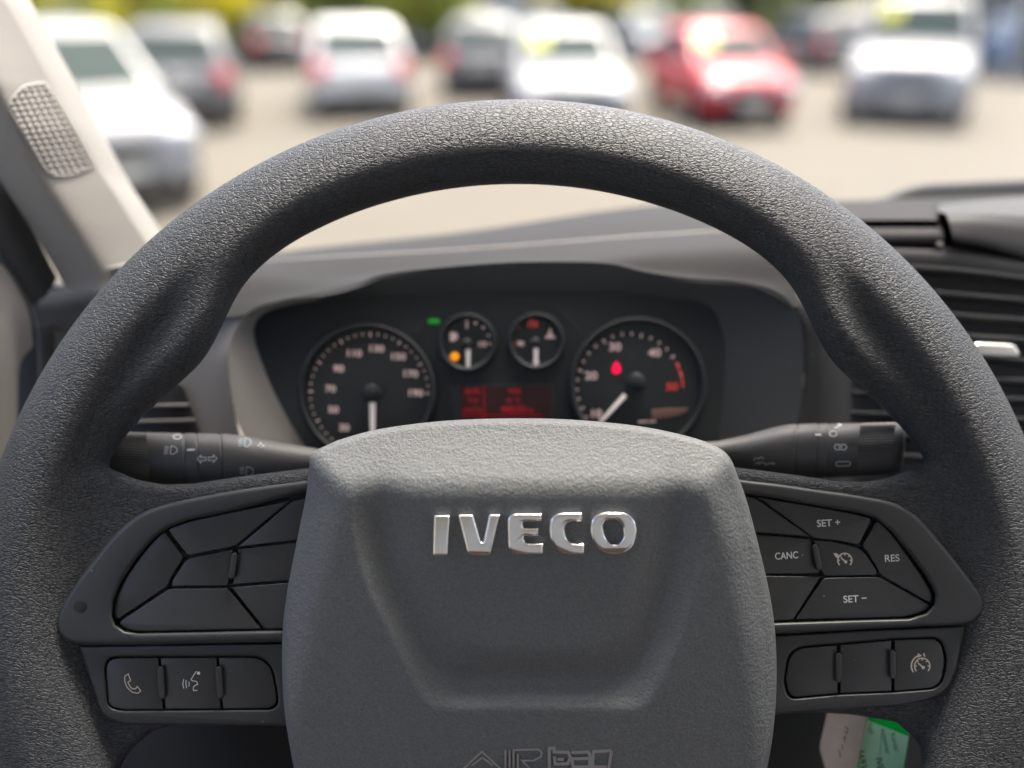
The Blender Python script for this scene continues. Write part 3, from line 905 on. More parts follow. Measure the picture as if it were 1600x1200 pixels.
def dial(nm, cx, cy, r, label):
    fr = plate(nm, [disc_loop(cx, cy, r - 4, 80)], 0, 5, DC, 'dial_face', clus, bevel=0.5)
    fr['label'] = label
    # ring: lathe profile
    prof = [(r + 1, 0), (r + 1, 9), (r - 1, 13), (r - 4, 14), (r - 7, 12), (r - 10, 5)]
    n = 96; V = []
    for (q, w) in prof:
        for k in range(n):
            a = 2 * math.pi * k / n
            V.append((cx + q * math.cos(a), cy + q * math.sin(a), w))
    mesh_obj('dial_ring', to_frame(V, DC), grid_faces(len(prof), n, False, True), 'dial_ring', fr, 50)
    return fr

def needle(fr, x0, y0, x1, y1, wd, w, capr, capx, capy):
    d = Vector((x1 - x0, y1 - y0)).normalized(); nrm = Vector((-d.y, d.x))
    a = Vector((x0, y0)); b = Vector((x1, y1))
    pts = [tuple(a + nrm * wd / 2), tuple(b + nrm * wd * .34), tuple(b + d * wd * .3), tuple(b - nrm * wd * .34), tuple(a - nrm * wd / 2)]
    plate('needle', [pts], w, w + 3, DC, 'needle', fr, bevel=0.6)
    V = []; n = 32
    for (q, ww) in [(capr, w - 4), (capr, w + 4), (capr * .9, w + 7), (capr * .5, w + 8.5), (0.01, w + 9)]:
        for k in range(n):
            t = 2 * math.pi * k / n
            V.append((capx + q * math.cos(t), capy + q * math.sin(t), ww))
    mesh_obj('needle_cap', to_frame(V, DC), grid_faces(5, n, False, True), 'dial_ring', fr, 50)

sp = dial('speedometer', 573, 612, 107, 'speedometer dial')
for s, x, y in (('30', 538, 668), ('50', 521, 640), ('70', 516.5, 607.5), ('90', 529, 576), ('110', 554, 552), ('130', 589, 544.6), ('150', 623, 557), ('170', 642, 584), ('190', 650, 614)):
    text('number', s, x, y, 14.5, DC, 5.4, 'dial_print', sp, bold=0.5, sx=1.15, rot=-2)
tk = []
for i in range(33):
    a = 238 - i * 7.45
    r0, r1 = (88, 95) if i % 4 == 0 else (90.5, 94)
    tk.append([(577 + r0 * math.cos(R(a)), 614 - r0 * math.sin(R(a))), (577 + r1 * math.cos(R(a)), 614 - r1 * math.sin(R(a)))])
tag(ribbon('tick_marks', tk, 2.6, DC, 5.4, 'dial_print', sp), kind='stuff')
needle(sp, 582, 629, 582, 690, 9.5, 8, 14, 581, 614)
rv = dial('rev_counter', 997, 602, 107, 'rev counter dial with red zone')
for s, x, y in (('10', 932.5, 646), ('20', 923.5, 587), ('30', 961, 542), ('40', 1022.5, 551)):
    text('number', s, x, y, 17, DC, 5.4, 'dial_print', rv, bold=0.5, sx=1.15)
text('number', '50', 1050, 604, 16, DC, 5.4, 'dial_red', rv, bold=0.5, sx=1.15)
tk = []
for i in range(20):
    a = 215 - i * 10.6
    r0, r1 = (78, 85) if i % 4 == 1 else (80, 85)
    tk.append([(984 + r0 * math.cos(R(a)), 604 - r0 * math.sin(R(a))), (984 + r1 * math.cos(R(a)), 604 - r1 * math.sin(R(a)))])
tag(ribbon('tick_marks', tk, 2.4, DC, 5.4, 'dial_print', rv), kind='stuff')
ribbon('red_zone', [[(1056, 566), (1061, 576), (1065, 588), (1067, 605)]], 3.4, DC, 5.4, 'dial_red', rv)
needle(rv, 977, 617, 938, 660, 7.5, 8, 15, 994, 597)
plate('seat_belt_lamp', [rpoly([(963, 564), (969, 572), (970, 580), (965, 584), (960, 584), (956, 580), (958, 571)], 3)], 5, 6, DC, 'lamp_red', rv, bevel=0.2)
plate('display_strip', [[(1018, 640), (1045, 637.5), (1075, 637), (1074, 642), (1060, 649), (1040, 653), (1018, 655)]], 5, 6.5, DC, 'lamp_brown', rv, bevel=0.3)
ribbon('small_print', [[(997, 659), (1012, 658.6)], [(1014, 658.6), (1025, 658)]], 2.6, DC, 5.4, 'dial_print', rv)
fu = dial('fuel_gauge', 730, 535, 46, 'small fuel gauge with orange lamp')
for x, y in ((743, 505), (755, 512), (764, 524), (765, 552), (757, 564)):
    plate('tick_mark', [disc_loop(x, y, 2.3, 10)], 5, 5.8, DC, 'dial_print', fu, bevel=0.1)
text('number', '1', 729.5, 507, 17, DC, 5.4, 'dial_print', fu, bold=0.5)
text('number', '1/2', 754, 537.5, 10.5, DC, 5.4, 'dial_print', fu, bold=0.4)
ribbon('tick_mark', [[(763, 537), (770, 537)]], 3, DC, 5.4, 'dial_print', fu)
ribbon('red_zone', [[(735, 577.5), (744, 574.5), (752, 569)]], 3.2, DC, 5.4, 'dial_red', fu)
plate('pump_symbol', [[(703, 519), (711, 519), (711, 522), (715, 520), (715, 530), (711, 530), (711, 533), (703, 533)]], 5, 5.8, DC, 'dial_print', fu, bevel=0.1)
plate('fuel_lamp', [disc_loop(710.5, 557, 6.6, 20)], 5, 6.2, DC, 'lamp_orange', fu, bevel=0.3)
needle(fu, 731.5, 546, 731.5, 573, 7.5, 7, 8.5, 729, 537)
tp = dial('temperature_gauge', 838, 533, 45, 'small temperature gauge')
text('number', '130', 833, 507, 11, DC, 5.4, 'dial_red', tp, bold=0.5)
text('marking', '\u00b0C', 829, 500, 8, DC, 5.4, 'dial_red', tp, bold=0.4)
text('number', '90', 813.5, 537, 10.5, DC, 5.4, 'dial_print', tp, bold=0.4)
text('number', '50', 837, 566, 10.5, DC, 5.4, 'dial_print', tp, bold=0.4)
for x, y in ((810, 512), (802, 523), (803, 551), (812, 561), (822, 570)):
    plate('tick_mark', [disc_loop(x, y, 1.8, 10)], 5, 5.8, DC, 'dial_red', tp, bevel=0.1)
ribbon('tick_mark', [[(798, 537), (806, 537)]], 3, DC, 5.4, 'dial_red', tp)
ribbon('thermometer_symbol', [[(859.5, 514), (859.5, 525)], [(852, 527), (867, 527)], [(855, 523.5), (864, 523.5)]], 3.4, DC, 5.4, 'dial_print', tp)
needle(tp, 837.5, 544, 837.5, 574, 7.5, 7, 8.5, 836, 535)
plate('light_lamp', [rpoly([(669, 498), (687, 498), (687, 506), (669, 506)], 3)], 0, 4.2, DC, 'lamp_green', clus, bevel=0.2)
scr = plate('display', [rpoly([(703, 601), (864, 599), (872, 620), (862, 700), (715, 700)], [4, 4, 10, 8, 20])], 2, 4, DC, 'cluster_face', clus, bevel=0.4)
plate('screen', [[(721, 605), (862, 604), (860, 690), (721, 690)]], 3, 4.6, DC, 'lcd', scr, bevel=0.1)
plate('screen_block', [[(721, 605), (757, 605), (757, 690), (721, 690)]], 4, 5.1, DC, 'lcd_left', scr, bevel=0.1)
ribbon('screen_line', [[(757, 604), (757, 690)], [(722, 649), (848, 649)]], 1.2, DC, 5.2, 'lcd_red', scr)
for s, x, y, z in (('26/05', 738, 611, 11), ('Tue', 739, 625, 10), ('odoTot', 739, 640, 10), ('9:08', 804, 611, 11), ('16 \u00b0C', 803, 625, 10), ('99570', 802, 640.5, 15), ('km', 829, 641, 9)):
    text('reading', s, x, y, z, DC, 5.3, 'lcd_red', scr, bold=0.3 if z > 12 else 0.1)

# ------------------------------------------------------------------ dashboard
dash = thing('dashboard', 'grey plastic dashboard with hooded binnacle behind the steering wheel', 'dashboard', P(700, 1000, 0.40))
def row(pts, n=120):
    """pts: (px, py, d)"""
    p = np.asarray(pts, float)
    ax = 0 if abs(p[-1, 0] - p[0, 0]) >= abs(p[-1, 1] - p[0, 1]) else 1
    p = np.vstack([2 * p[0] - p[1], p, 2 * p[-1] - p[-2]])
    t0 = p[1:-1, ax]
    if t0[-1] < t0[0]: t0 = -t0
    q = np.linspace(t0[0], t0[-1], n)
    k = np.clip(np.searchsorted(t0, q, 'right') - 1, 0, len(t0) - 2)
    h = t0[k + 1] - t0[k]; u = ((q - t0[k]) / h)[:, None]
    tt_ = np.concatenate([[t0[0] - (t0[1] - t0[0])], t0, [t0[-1] + (t0[-1] - t0[-2])]])
    m = (p[2:] - p[:-2]) / (tt_[2:] - tt_[:-2])[:, None]
    a, b = p[1:-1][k], p[1:-1][k + 1]; ma, mb = m[k] * h[:, None], m[k + 1] * h[:, None]
    c = a * (2 * u**3 - 3 * u**2 + 1) + ma * (u**3 - 2 * u**2 + u) + b * (-2 * u**3 + 3 * u**2) + mb * (u**3 - u**2)
    return np.array([P(*w) for w in c])
def loft(name, rows, mat, parent, sub=8, ang=180, n=120, smooth_rows=True, mats=None):
    A = np.array([row(r, n) for r in rows])
    if smooth_rows:
        m = (len(rows) - 1) * sub + 1
        t = np.linspace(0, len(rows) - 1, m)
        k = np.clip(t.astype(int), 0, len(rows) - 2); u = (t - k)[:, None, None]
        Ap = np.concatenate([2 * A[:1] - A[1:2], A, 2 * A[-1:] - A[-2:-1]])
        a, b, c, d = Ap[k], Ap[k + 1], Ap[k + 2], Ap[k + 3]
        A = 0.5 * (2 * b + (c - a) * u + (2 * a - 5 * b + 4 * c - d) * u ** 2 + (3 * b - a - 3 * c + d) * u ** 3)
    return mesh_obj(name, A.reshape(-1, 3), grid_faces(A.shape[0], A.shape[1]), mat, parent, ang)

# far ledge below the windscreen, and the hood with its texture
loft('windscreen_ledge', [
    [(-200, 480, .56), (60, 444, .55), (250, 420, .53), (460, 391, .52), (720, 363, .52), (1000, 323, .52), (1180, 315, .52), (1340, 313, .52), (1700, 300, .52)],
    [(-200, 484, .50), (60, 449, .50), (250, 424, .47), (460, 398, .46), (720, 376, .455), (1000, 345, .455), (1180, 338, .455), (1340, 336, .455), (1700, 325, .455)],
    [(-200, 500, .46), (60, 455, .46), (250, 428, .43), (460, 407, .42), (720, 392, .415), (1000, 371, .415), (1180, 360, .415), (1340, 350, .42), (1700, 345, .42)],
], 'dash_top', dash, smooth_rows=True)
loft('binnacle_hood', [
    [(60, 452, .44), (250, 427, .432), (460, 406, .421), (720, 391, .416), (1000, 370, .416), (1180, 359, .416), (1330, 352, .42)],
    [(60, 456, .425), (250, 430, .418), (460, 409, .408), (720, 394, .404), (1000, 373, .404), (1180, 363, .404), (1330, 357, .41)],
    [(60, 475, .40), (250, 450, .392), (400, 434, .384), (520, 433, .380), (650, 424, .378), (760, 412, .377), (860, 405, .376), (960, 399, .375), (1080, 391, .375), (1200, 390, .376), (1330, 400, .385)],
    [(60, 500, .39), (250, 475, .376), (400, 468, .366), (520, 449, .362), (600, 430, .362), (700, 419, .364), (800, 412, .365), (900, 411, .366), (960, 414, .366), (1010, 424, .364), (1080, 430, .362), (1180, 440, .362), (1330, 450, .37)],
    [(60, 520, .385), (250, 500, .366), (385, 492, .357), (440, 470, .355), (520, 460, .354), (560, 449, .354), (600, 434, .355), (700, 422, .357), (800, 415, .358), (900, 414, .359), (960, 418, .358), (1010, 430, .357), (1080, 440, .356), (1180, 449, .356), (1245, 480, .357), (1330, 500, .365)],
], 'dash_top', dash, smooth_rows=True, n=220)

def tube(name, pts, rad, mat, parent, n=90, m=10):
    c = row(pts, n); V = []
    for k in range(n):
        t = c[min(k + 1, n - 1)] - c[max(k - 1, 0)]; t /= np.linalg.norm(t)
        a = np.cross(t, [0, 1, 0.3]); a /= np.linalg.norm(a); b = np.cross(a, t)
        for q in range(m):
            g_ = 2 * math.pi * q / m
            V.append(c[k] + rad * (a * math.cos(g_) + b * math.sin(g_)))
    return mesh_obj(name, V, grid_faces(n, m, False, True), mat, parent, 180)
tube('hood_highlight', [(60, 452, .4385), (250, 427, .4305), (460, 406, .4195), (720, 391, .4145), (1000, 370, .4145), (1180, 359, .4145), (1330, 352, .4185)], 0.0007, 'dash_grey', dash)  # pale bead added to draw the highlight on the hood's rear edge
OPEN = [(470, 800), (405, 730), (378, 675), (368, 648), (358, 590), (359, 540), (370, 512), (392, 489), (440, 471), (520, 461), (560, 450), (600, 435), (700, 423), (800, 416), (900, 415), (960, 419), (1010, 431), (1080, 441),
        (1150, 446), (1205, 458), (1238, 480), (1253, 515), (1256, 570), (1250, 640), (1232, 710), (1200, 760), (1140, 800)]
INN = [(520, 790), (505, 735), (478, 695), (450, 650), (420, 590), (400, 533), (400, 505), (420, 487), (470, 474), (540, 468), (590, 464), (640, 462), (720, 458), (800, 455), (900, 455), (960, 457), (1010, 462), (1070, 468),
       (1090, 472), (1108, 482), (1120, 503), (1128, 535), (1128, 580), (1124, 640), (1115, 700), (1105, 750), (1090, 790)]
OPEN = [(x, y - 6 * (y < 470) - 3 * (470 <= y < 500)) for x, y in OPEN]
def ring_loft(name, loops, mat, parent, n=240, ang=180, fm=None, mat2=None):
    A = []
    for pts, d in loops:
        c = cr_curve(pts, n)
        A.append([P(q[0], q[1], d) for q in c])
    A = np.array(A)
    f = grid_faces(A.shape[0], A.shape[1])
    fmat = None
    if fm:
        fmat = [fm(k // (n - 1), k % (n - 1), n) for k in range(len(f))]
    return mesh_obj(name, A.reshape(-1, 3), f, mat, parent, ang, mat2=mat2, fmat=fmat)
def mixl(a, b, t): return [((1 - t) * p[0] + t * q[0], (1 - t) * p[1] + t * q[1]) for p, q in zip(a, b)]
ring_loft('binnacle_wall', [(OPEN, .3565), (mixl(OPEN, INN, .06), .3570), (mixl(OPEN, INN, .4), .3605), (mixl(OPEN, INN, .8), .3655), (INN, .3685)], 'dash_grey', dash, mat2='bezel_shaded', fm=lambda i, j, n: 1 if j > n * .30 else 0)  # light painted in: lit left side grey, shaded top and right side darker
# fascia left of the binnacle and dark centre fascia right of it
def quadgrid(name, c, nu, nv, mat, parent, bulge=0.0, ang=180):
    """c: four corner (px,py,d) a,b,c,d; bilinear grid"""
    V = []
    for i in range(nu):
        u = i / (nu - 1)
        for j in range(nv):
            v = j / (nv - 1)
            q = [(1 - u) * (1 - v) * c[0][k] + u * (1 - v) * c[1][k] + u * v * c[2][k] + (1 - u) * v * c[3][k] for k in range(3)]
            q[2] -= bulge * math.sin(math.pi * u) * math.sin(math.pi * v)
            V.append(P(*q))
    return mesh_obj(name, V, grid_faces(nu, nv), mat, parent, ang)
loft('left_fascia', [
    [(84, 520, .392), (86, 540, .391), (86, 600, .388), (84, 680, .386), (84, 850, .386)],
    [(150, 500, .384), (160, 530, .381), (165, 600, .376), (165, 680, .374), (165, 850, .374)],
    [(250, 492, .374), (268, 520, .371), (275, 580, .368), (285, 680, .367), (300, 850, .366)],
    [(330, 488, .366), (335, 510, .3645), (330, 570, .362), (340, 680, .3610), (370, 850, .3605)],
    [(385, 490, .3595), (372, 508, .3585), (356, 565, .3575), (370, 680, .3572), (440, 850, .3572)],
    [(392, 492, .3605), (376, 510, .3600), (361, 567, .359), (376, 681, .3582), (446, 850, .358)],
], 'dash_grey', dash)
loft('centre_fascia', [
    [(1236, 440, .366), (1240, 480, .3580), (1255, 540, .3575), (1249, 640, .3575), (1200, 800, .3575)],
    [(1262, 440, .366), (1262, 480, .3572), (1268, 540, .3560), (1264, 640, .3560), (1230, 800, .3560)],
    [(1300, 420, .372), (1300, 480, .362), (1305, 540, .360), (1305, 640, .360), (1300, 800, .360)],
    [(1400, 400, .40), (1400, 480, .392), (1400, 540, .39), (1400, 640, .39), (1400, 800, .39)],
    [(1720, 400, .43), (1720, 480, .42), (1720, 540, .42), (1720, 640, .41), (1720, 800, .41)],
], 'dash_black', dash)
# low panel closing the footwell behind the wheel
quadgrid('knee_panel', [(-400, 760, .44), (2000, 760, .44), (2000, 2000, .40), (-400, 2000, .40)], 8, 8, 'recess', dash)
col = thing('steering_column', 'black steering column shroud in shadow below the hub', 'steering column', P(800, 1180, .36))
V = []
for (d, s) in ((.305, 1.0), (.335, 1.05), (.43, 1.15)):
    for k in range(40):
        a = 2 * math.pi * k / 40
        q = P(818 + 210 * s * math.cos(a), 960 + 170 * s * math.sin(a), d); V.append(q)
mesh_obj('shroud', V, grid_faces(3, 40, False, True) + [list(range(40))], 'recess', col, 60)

# --- right hand air vent
def slab(name, ptsA, ptsB, th, mat, parent, n=40, bev=0.3):
    """slat: front edge polyline ptsA and rear edge ptsB (px,py,d), thickness th metres"""
    A = row(ptsA, n); B = row(ptsB, n)
    up = np.array([0, 1.0, 0])
    prof = [A + up * 0.0, A + up * th * .15 + np.array([0, 0, th * .35]), A + up * th * .85 + np.array([0, 0, th * .35]), A + up * th, B + up * th, B]
    V = np.stack(prof, 0)
    f = grid_faces(6, n, True, False)
    f.append([k * n for k in range(6)]); f.append([k * n + n - 1 for k in range(6)])
    return mesh_obj(name, V.reshape(-1, 3), f, mat, parent, 40)
vent = thing('air_vent', 'black dashboard air vent with horizontal slats and silver tab, right of wheel', 'air vent', P(1480, 720, .385))
quadgrid('back_plate', [(1280, 425, .386), (1720, 440, .398), (1720, 760, .398), (1280, 760, .386)], 4, 4, 'recess', vent)
sl = [(1400, 419, 437), (1400, 456, 471), (1400, 488, 502), (1400, 519, 533), (1400, 588, 597), (1400, 618, 626), (1400, 650, 657), (1400, 682, 688), (1400, 714, 719)]
for (x, y0, y1) in sl:
    slab('slat', [(1290, y0 - 4, .372), (1430, y0 + 1, .371), (1520, y0 + 8, .373), (1600, y1, .376), (1720, y1 + 16, .38)],
         [(1290, y0 + 4, .386), (1430, y0 + 9, .386), (1520, y0 + 15, .388), (1600, y1 + 8, .391), (1720, y1 + 24, .396)], 0.0016, 'slat', vent)
slab('slat', [(1290, 548, .372), (1430, 552, .371), (1600, 565, .376), (1720, 580, .38)], [(1290, 556, .386), (1430, 560, .386), (1600, 573, .391), (1720, 588, .396)], 0.0016, 'slat', vent)
plate('silver_tab', [rpoly([(1519, 539), (1527, 535), (1583, 538), (1592, 549), (1592, 557), (1530, 555), (1521, 551)], 5)], 0, 20, .372, 'silver', vent, bevel=4, res=4)
# --- left vent
ventl = thing('air_vent', 'small dark air vent with two visible slats, behind the left of the rim', 'air vent', P(250, 700, .37))
plate('vent_frame', [rpoly([(190, 590), (284, 598), (313, 674), (318, 760), (190, 760)], [4, 10, 10, 4, 4])], 0, 6, .364, 'recess', ventl, bevel=1.5)
for y in (636, 660, 690):
    slab('slat', [(200, y, .3595), (296 + (y - 636) * .35, y - 2, .3595)], [(200, y + 4, .3640), (296 + (y - 636) * .35, y + 2, .3640)], 0.0010, 'dash_grey', ventl, n=8)
ventd = thing('demist_vent', 'narrow upright dark side window vent at the far left of dashboard', 'air vent', P(76, 580, .385))
plate('vent_frame', [rpoly([(66, 506), (88, 503), (88, 590), (66, 600)], 4)], 0, 6, .3835, 'dash_black', ventd, bevel=1.5)
for x in (73, 80):
    plate('slat', [[(x, 510), (x + 2, 510), (x + 2, 588), (x, 588)]], 4, 9, .3835, 'dash_black', ventd, bevel=0.5)
# --- storage lids and padded hump at the top right
lid = thing('storage_lid', 'grey dashboard storage lid in two tiers, right of the rim', 'storage lid', P(1400, 400, .385))
def bar(name, x0, x1, yt, yb, d0, d1, mat, parent, rx=14):
    """padded bar: top from the far edge, rounded front"""
    V = []; n = 24
    xs = np.concatenate([np.linspace(x0, x1 - rx, 12), x1 - rx + rx * np.sin(np.linspace(0.1, 1.0, 10) * math.pi / 2)])
    secs = []
    for x in xs:
        e = np.clip((x - (x1 - rx)) / rx, 0, 1); e = 1 - math.sqrt(max(0, 1 - e * e))
        h = (yb - yt)
        t = yt + h * .18 * e; b = yb - h * .35 * e
        q_ = .045 if name == 'upper_lid' else .030; c_ = .9 if name == 'upper_lid' else .55
        prof = [(t, d0 + q_), (t + h * c_ * .5, d0 + q_ * .5), (t + h * c_ * .8, d0 + q_ * .2), (t + h * c_, d0 + .002), (t + h * (c_ + 1) * .5, d0 + .0003), (b, d0 + .0010), (b + 2, d0 + .03)]
        secs.append([P(x, y, d) for y, d in prof])
    A = np.array(secs)
    f = grid_faces(A.shape[0], A.shape[1])
    f.append([(len(secs) - 1) * 7 + k for k in range(7)])
    return mesh_obj(name, A.reshape(-1, 3), f, mat, parent, 70)
bar('upper_lid', 1180, 1466, 316, 345, .398, .45, 'dash_top', lid)
bar('lower_lid', 1180, 1474, 346, 379, .385, .41, 'dash_top', lid)
plate('lid_latch', [rpoly([(1463, 378), (1473, 378), (1474, 386), (1464, 386)], 2)], 0, 6, .388, 'dash_grey', lid, bevel=1)
loft('padded_hump', [
    [(1455, 322, .47), (1520, 314, .47), (1620, 306, .47), (1800, 294, .47)],
    [(1464, 330, .42), (1520, 326, .42), (1620, 322, .42), (1800, 316, .42)],
    [(1476, 333, .395), (1540, 332, .397), (1620, 338, .40), (1800, 360, .41)],
    [(1480, 338, .3895), (1540, 338, .3915), (1620, 346, .395), (1800, 372, .405)],
    [(1484, 350, .384), (1540, 353, .386), (1620, 366, .39), (1800, 400, .40)],
    [(1489, 374, .382), (1540, 383, .384), (1620, 405, .388), (1800, 450, .398)],
    [(1490, 380, .392), (1540, 388, .394), (1620, 412, .398), (1800, 460, .41)],
], 'dash_black', dash)
loft('upper_fascia', [
    [(1200, 384, .43), (1340, 382, .43), (1480, 384, .43), (1620, 405, .43), (1760, 430, .43)],
    [(1200, 386, .392), (1340, 384, .390), (1480, 388, .390), (1620, 408, .394), (1760, 434, .40)],
    [(1200, 414, .386), (1340, 412, .384), (1480, 416, .384), (1620, 432, .388), (1760, 456, .396)],
    [(1200, 422, .392), (1340, 420, .390), (1480, 424, .390), (1620, 440, .394), (1760, 464, .40)],
], 'dash_black', dash)
quadgrid('lid_backing', [(1150, 338, .425), (1720, 325, .43), (1720, 470, .43), (1150, 440, .425)], 4, 4, 'recess', dash)
loft('windscreen_cowl', [
    [(1360, 312, .54), (1385, 305, .54), (1410, 295, .54), (1440, 288, .54), (1500, 285, .54), (1600, 281, .54), (1800, 272, .54)],
    [(1360, 313, .53), (1385, 306, .53), (1410, 297, .53), (1440, 290, .53), (1500, 287, .53), (1600, 283, .53), (1800, 274, .53)],
    [(1360, 322, .525), (1385, 322, .525), (1410, 322, .525), (1440, 322, .525), (1500, 322, .525), (1600, 320, .525), (1800, 312, .525)],
], 'seal', dash)

# ------------------------------------------------------------------ door pillar and door
pil = thing('windscreen_pillar', 'cream plastic windscreen pillar with speaker grille, at left', 'pillar', P(150, 440, .40))
PL = interp([-200, 0, 130, 285, 350, 440, 470], [-290, -160, -70, 2, 45, 97, 112])
PR = interp([-200, 0, 100, 130, 200, 265, 300, 385, 430], [-105, 6, 62, 78, 116, 152, 176, 231, 262])
PD = interp([-200, 0, 200, 440], [.305, .320, .345, .388])
def pil_pt(f, y, lift=0.0):
    x = PL(y) + (PR(y) - PL(y)) * f
    prof = 0.009 - 0.5 * (0.060 * (f - 0.40) + math.sqrt((0.060 * (f - 0.40)) ** 2 + 0.004 ** 2)) - 0.5 * (-0.030 * (f - 0.40) + math.sqrt((0.030 * (f - 0.40)) ** 2 + 0.004 ** 2))
    return P(x, y, float(PD(y)) - prof - lift)
ys = np.linspace(-200, 455, 90); fs = np.concatenate([np.linspace(0, .62, 16), np.linspace(.66, 1, 16)])
V = [pil_pt(f, y) for y in ys for f in fs]
# return flange at the glass side
mesh_obj('pillar_trim', V, grid_faces(len(ys), len(fs)), 'pillar', pil, 180)
V = []
for y in np.linspace(-200, 440, 50):
    p = np.array(pil_pt(1.0, y))
    V += [tuple(p + np.array([-.001, 0, -.0005])), tuple(p + np.array([.0012, .0004, -.004])), tuple(p + np.array([.001, 0, -.03]))]
mesh_obj('glass_seal', V, grid_faces(50, 3), 'pillar', pil, 60)
# speaker grille: dimpled plate inside an outline
GO = rpoly([(8, 165), (34, 133), (72, 127), (95, 162), (120, 207), (150, 262), (112, 277), (80, 277), (66, 262), (32, 205)], [14, 12, 8, 40, 40, 8, 20, 16, 14, 40], 6)
def px_f(x, y): return (x - PL(y)) / (PR(y) - PL(y))
nx, ny = 190, 200
X, Y = np.meshgrid(np.linspace(0, 158, nx), np.linspace(122, 282, ny), indexing='ij')
sdg = sd_poly(X, Y, GO)
fx = px_f(X, Y)
u = (fx - .3) * 13.5
vv = (Y + (X * 0.10)) / 9.4
bump = np.sin(np.pi * u) ** 2 * np.sin(np.pi * vv) ** 2
edge = np.exp(-((sdg + 2.5) / 1.7) ** 2)
lift = 0.0004 + np.where(sdg < -4, 0.0022 * bump - 0.0007, 0) + 0.0008 * edge
idx = np.full(X.shape, -1); V = []; 
for i in range(nx):
    for j in range(ny):
        if sdg[i, j] < 0.4 and fx[i, j] < 0.995:
            idx[i, j] = len(V); V.append(pil_pt(float(fx[i, j]), float(Y[i, j]), float(lift[i, j])))
fc = [(idx[i, j], idx[i + 1, j], idx[i + 1, j + 1], idx[i, j + 1]) for i in range(nx - 1) for j in range(ny - 1)
      if min(idx[i, j], idx[i + 1, j], idx[i + 1, j + 1], idx[i, j + 1]) >= 0]
mesh_obj('speaker_grille', V, fc, 'grille', pil, 180)
loft('pillar_foot', [
    [(108, 446, .398), (130, 436, .392), (165, 428, .388), (200, 422, .388), (260, 416, .392)],
    [(110, 441, .392), (130, 430, .386), (165, 421, .382), (200, 415, .382), (260, 409, .386)],
    [(112, 437, .396), (130, 426, .391), (165, 417, .388), (200, 411, .388), (260, 405, .392)],
], 'dash_grey', pil)

door = thing('driver_door', 'grey driver door trim with dark window frame, at left edge', 'door', P(0, 800, .38))
loft('window_frame', [
    [(-330, -60, .34), (-160, 130, .352), (2, 285, .366), (45, 350, .378), (90, 434, .396)],
    [(-340, -40, .333), (-170, 165, .345), (-20, 320, .358), (25, 385, .370), (72, 462, .388)],
    [(-350, -20, .333), (-180, 200, .345), (-40, 350, .357), (8, 405, .366), (52, 476, .382)],
    [(-360, 0, .345), (-190, 230, .358), (-60, 380, .367), (0, 425, .374), (48, 486, .388)],
], 'seal', door)
loft('door_panel', [
    [(-300, 560, .305), (-120, 440, .335), (-40, 408, .355), (0, 412, .366), (28, 452, .372), (48, 500, .378), (52, 540, .380)],
    [(-300, 600, .295), (-130, 480, .325), (-50, 450, .345), (-20, 458, .354), (12, 490, .360), (30, 524, .368), (32, 570, .372)],
    [(-300, 700, .290), (-130, 580, .318), (-60, 550, .338), (-36, 552, .345), (0, 572, .352), (24, 600, .362), (28, 640, .368)],
    [(-300, 1000, .290), (-130, 950, .318), (-60, 900, .338), (-36, 900, .345), (0, 900, .352), (22, 900, .362), (26, 900, .368)],
], 'door_trim', door)
quadgrid('door_backing', [(-60, 430, .425), (135, 452, .425), (135, 900, .425), (-60, 900, .425)], 4, 4, 'seal', door)  # dark backing plate added to keep bright ground out of the door gap
plate('door_gap', [rpoly([(26, 512), (62, 505), (62, 800), (20, 800)], 4)], 0, 3, .392, 'seal', door, bevel=1)
ribbon('edge_trim', [dense([(48, 474), (55, 494), (59, 515), (61, 560), (61, 620)], 4)], 2.5, .386, 2, 'door_trim', door, th=3)

# ------------------------------------------------------------------ key tag and metal fob
tagt = thing('key_tag', 'green plastic key tag with handwritten label, below the right panel', 'key tag', P(1370, 1230, .315))
TG = [(1352, 1085), (1380, 1103), (1392, 1118), (1408, 1129), (1418, 1135), (1421, 1146), (1410, 1215), (1395, 1300), (1330, 1280), (1345, 1140)]
plate('tag_body', [rpoly(TG, [2, 4, 20, 10, 6, 8, 2, 4, 4, 4], 5)], 0, 4, .318, 'tag_green', tagt, bevel=0.8)
plate('paper_label', [[(1355, 1125.5), (1419.5, 1151), (1396, 1290), (1333, 1270), (1348, 1150)]], 3.4, 4.5, .318, 'tag_paper', tagt, bevel=0.2)
tw = 4.6
text('writing', 'Kunde/', 1398.5, 1160, 10.5, .318, tw, 'ink_green', tagt, rot=-78)
text('writing', 'customer', 1383.5, 1159, 10.5, .318, tw, 'ink_green', tagt, rot=-79)
text('writing', 'Typ/', 1360, 1139, 10, .318, tw, 'ink_green', tagt, rot=-72)
text('writing', 'IVECO', 1377, 1205, 15, .318, tw, 'ink', tagt, rot=-79)
text('writing', '56935', 1348, 1190, 15, .318, tw, 'ink', tagt, rot=-76)
ribbon('ruled_line', [[(1379, 1138), (1368, 1240)]], 0.6, .318, tw, 'ink_green', tagt)
fob = thing('metal_fob', 'worn grey metal key fob hanging beside the green tag', 'key fob', P(1320, 1240, .312))
plate('fob_plate', [rpoly([(1293, 1108), (1358, 1104), (1357, 1118), (1345, 1170), (1328, 1260), (1305, 1255), (1280, 1172), (1281, 1160)], [4, 4, 4, 6, 6, 6, 5, 5], 4)], 0, 10, .314, 'metal_plate', fob, bevel=2.5)
ribbon('fob_ridge', [[(1335, 1108), (1330, 1140), (1318, 1200), (1308, 1250)], [(1345, 1108), (1341, 1136), (1330, 1190), (1320, 1240)]], 2.0, .314, 9.6, 'metal_plate', fob, th=1.5)
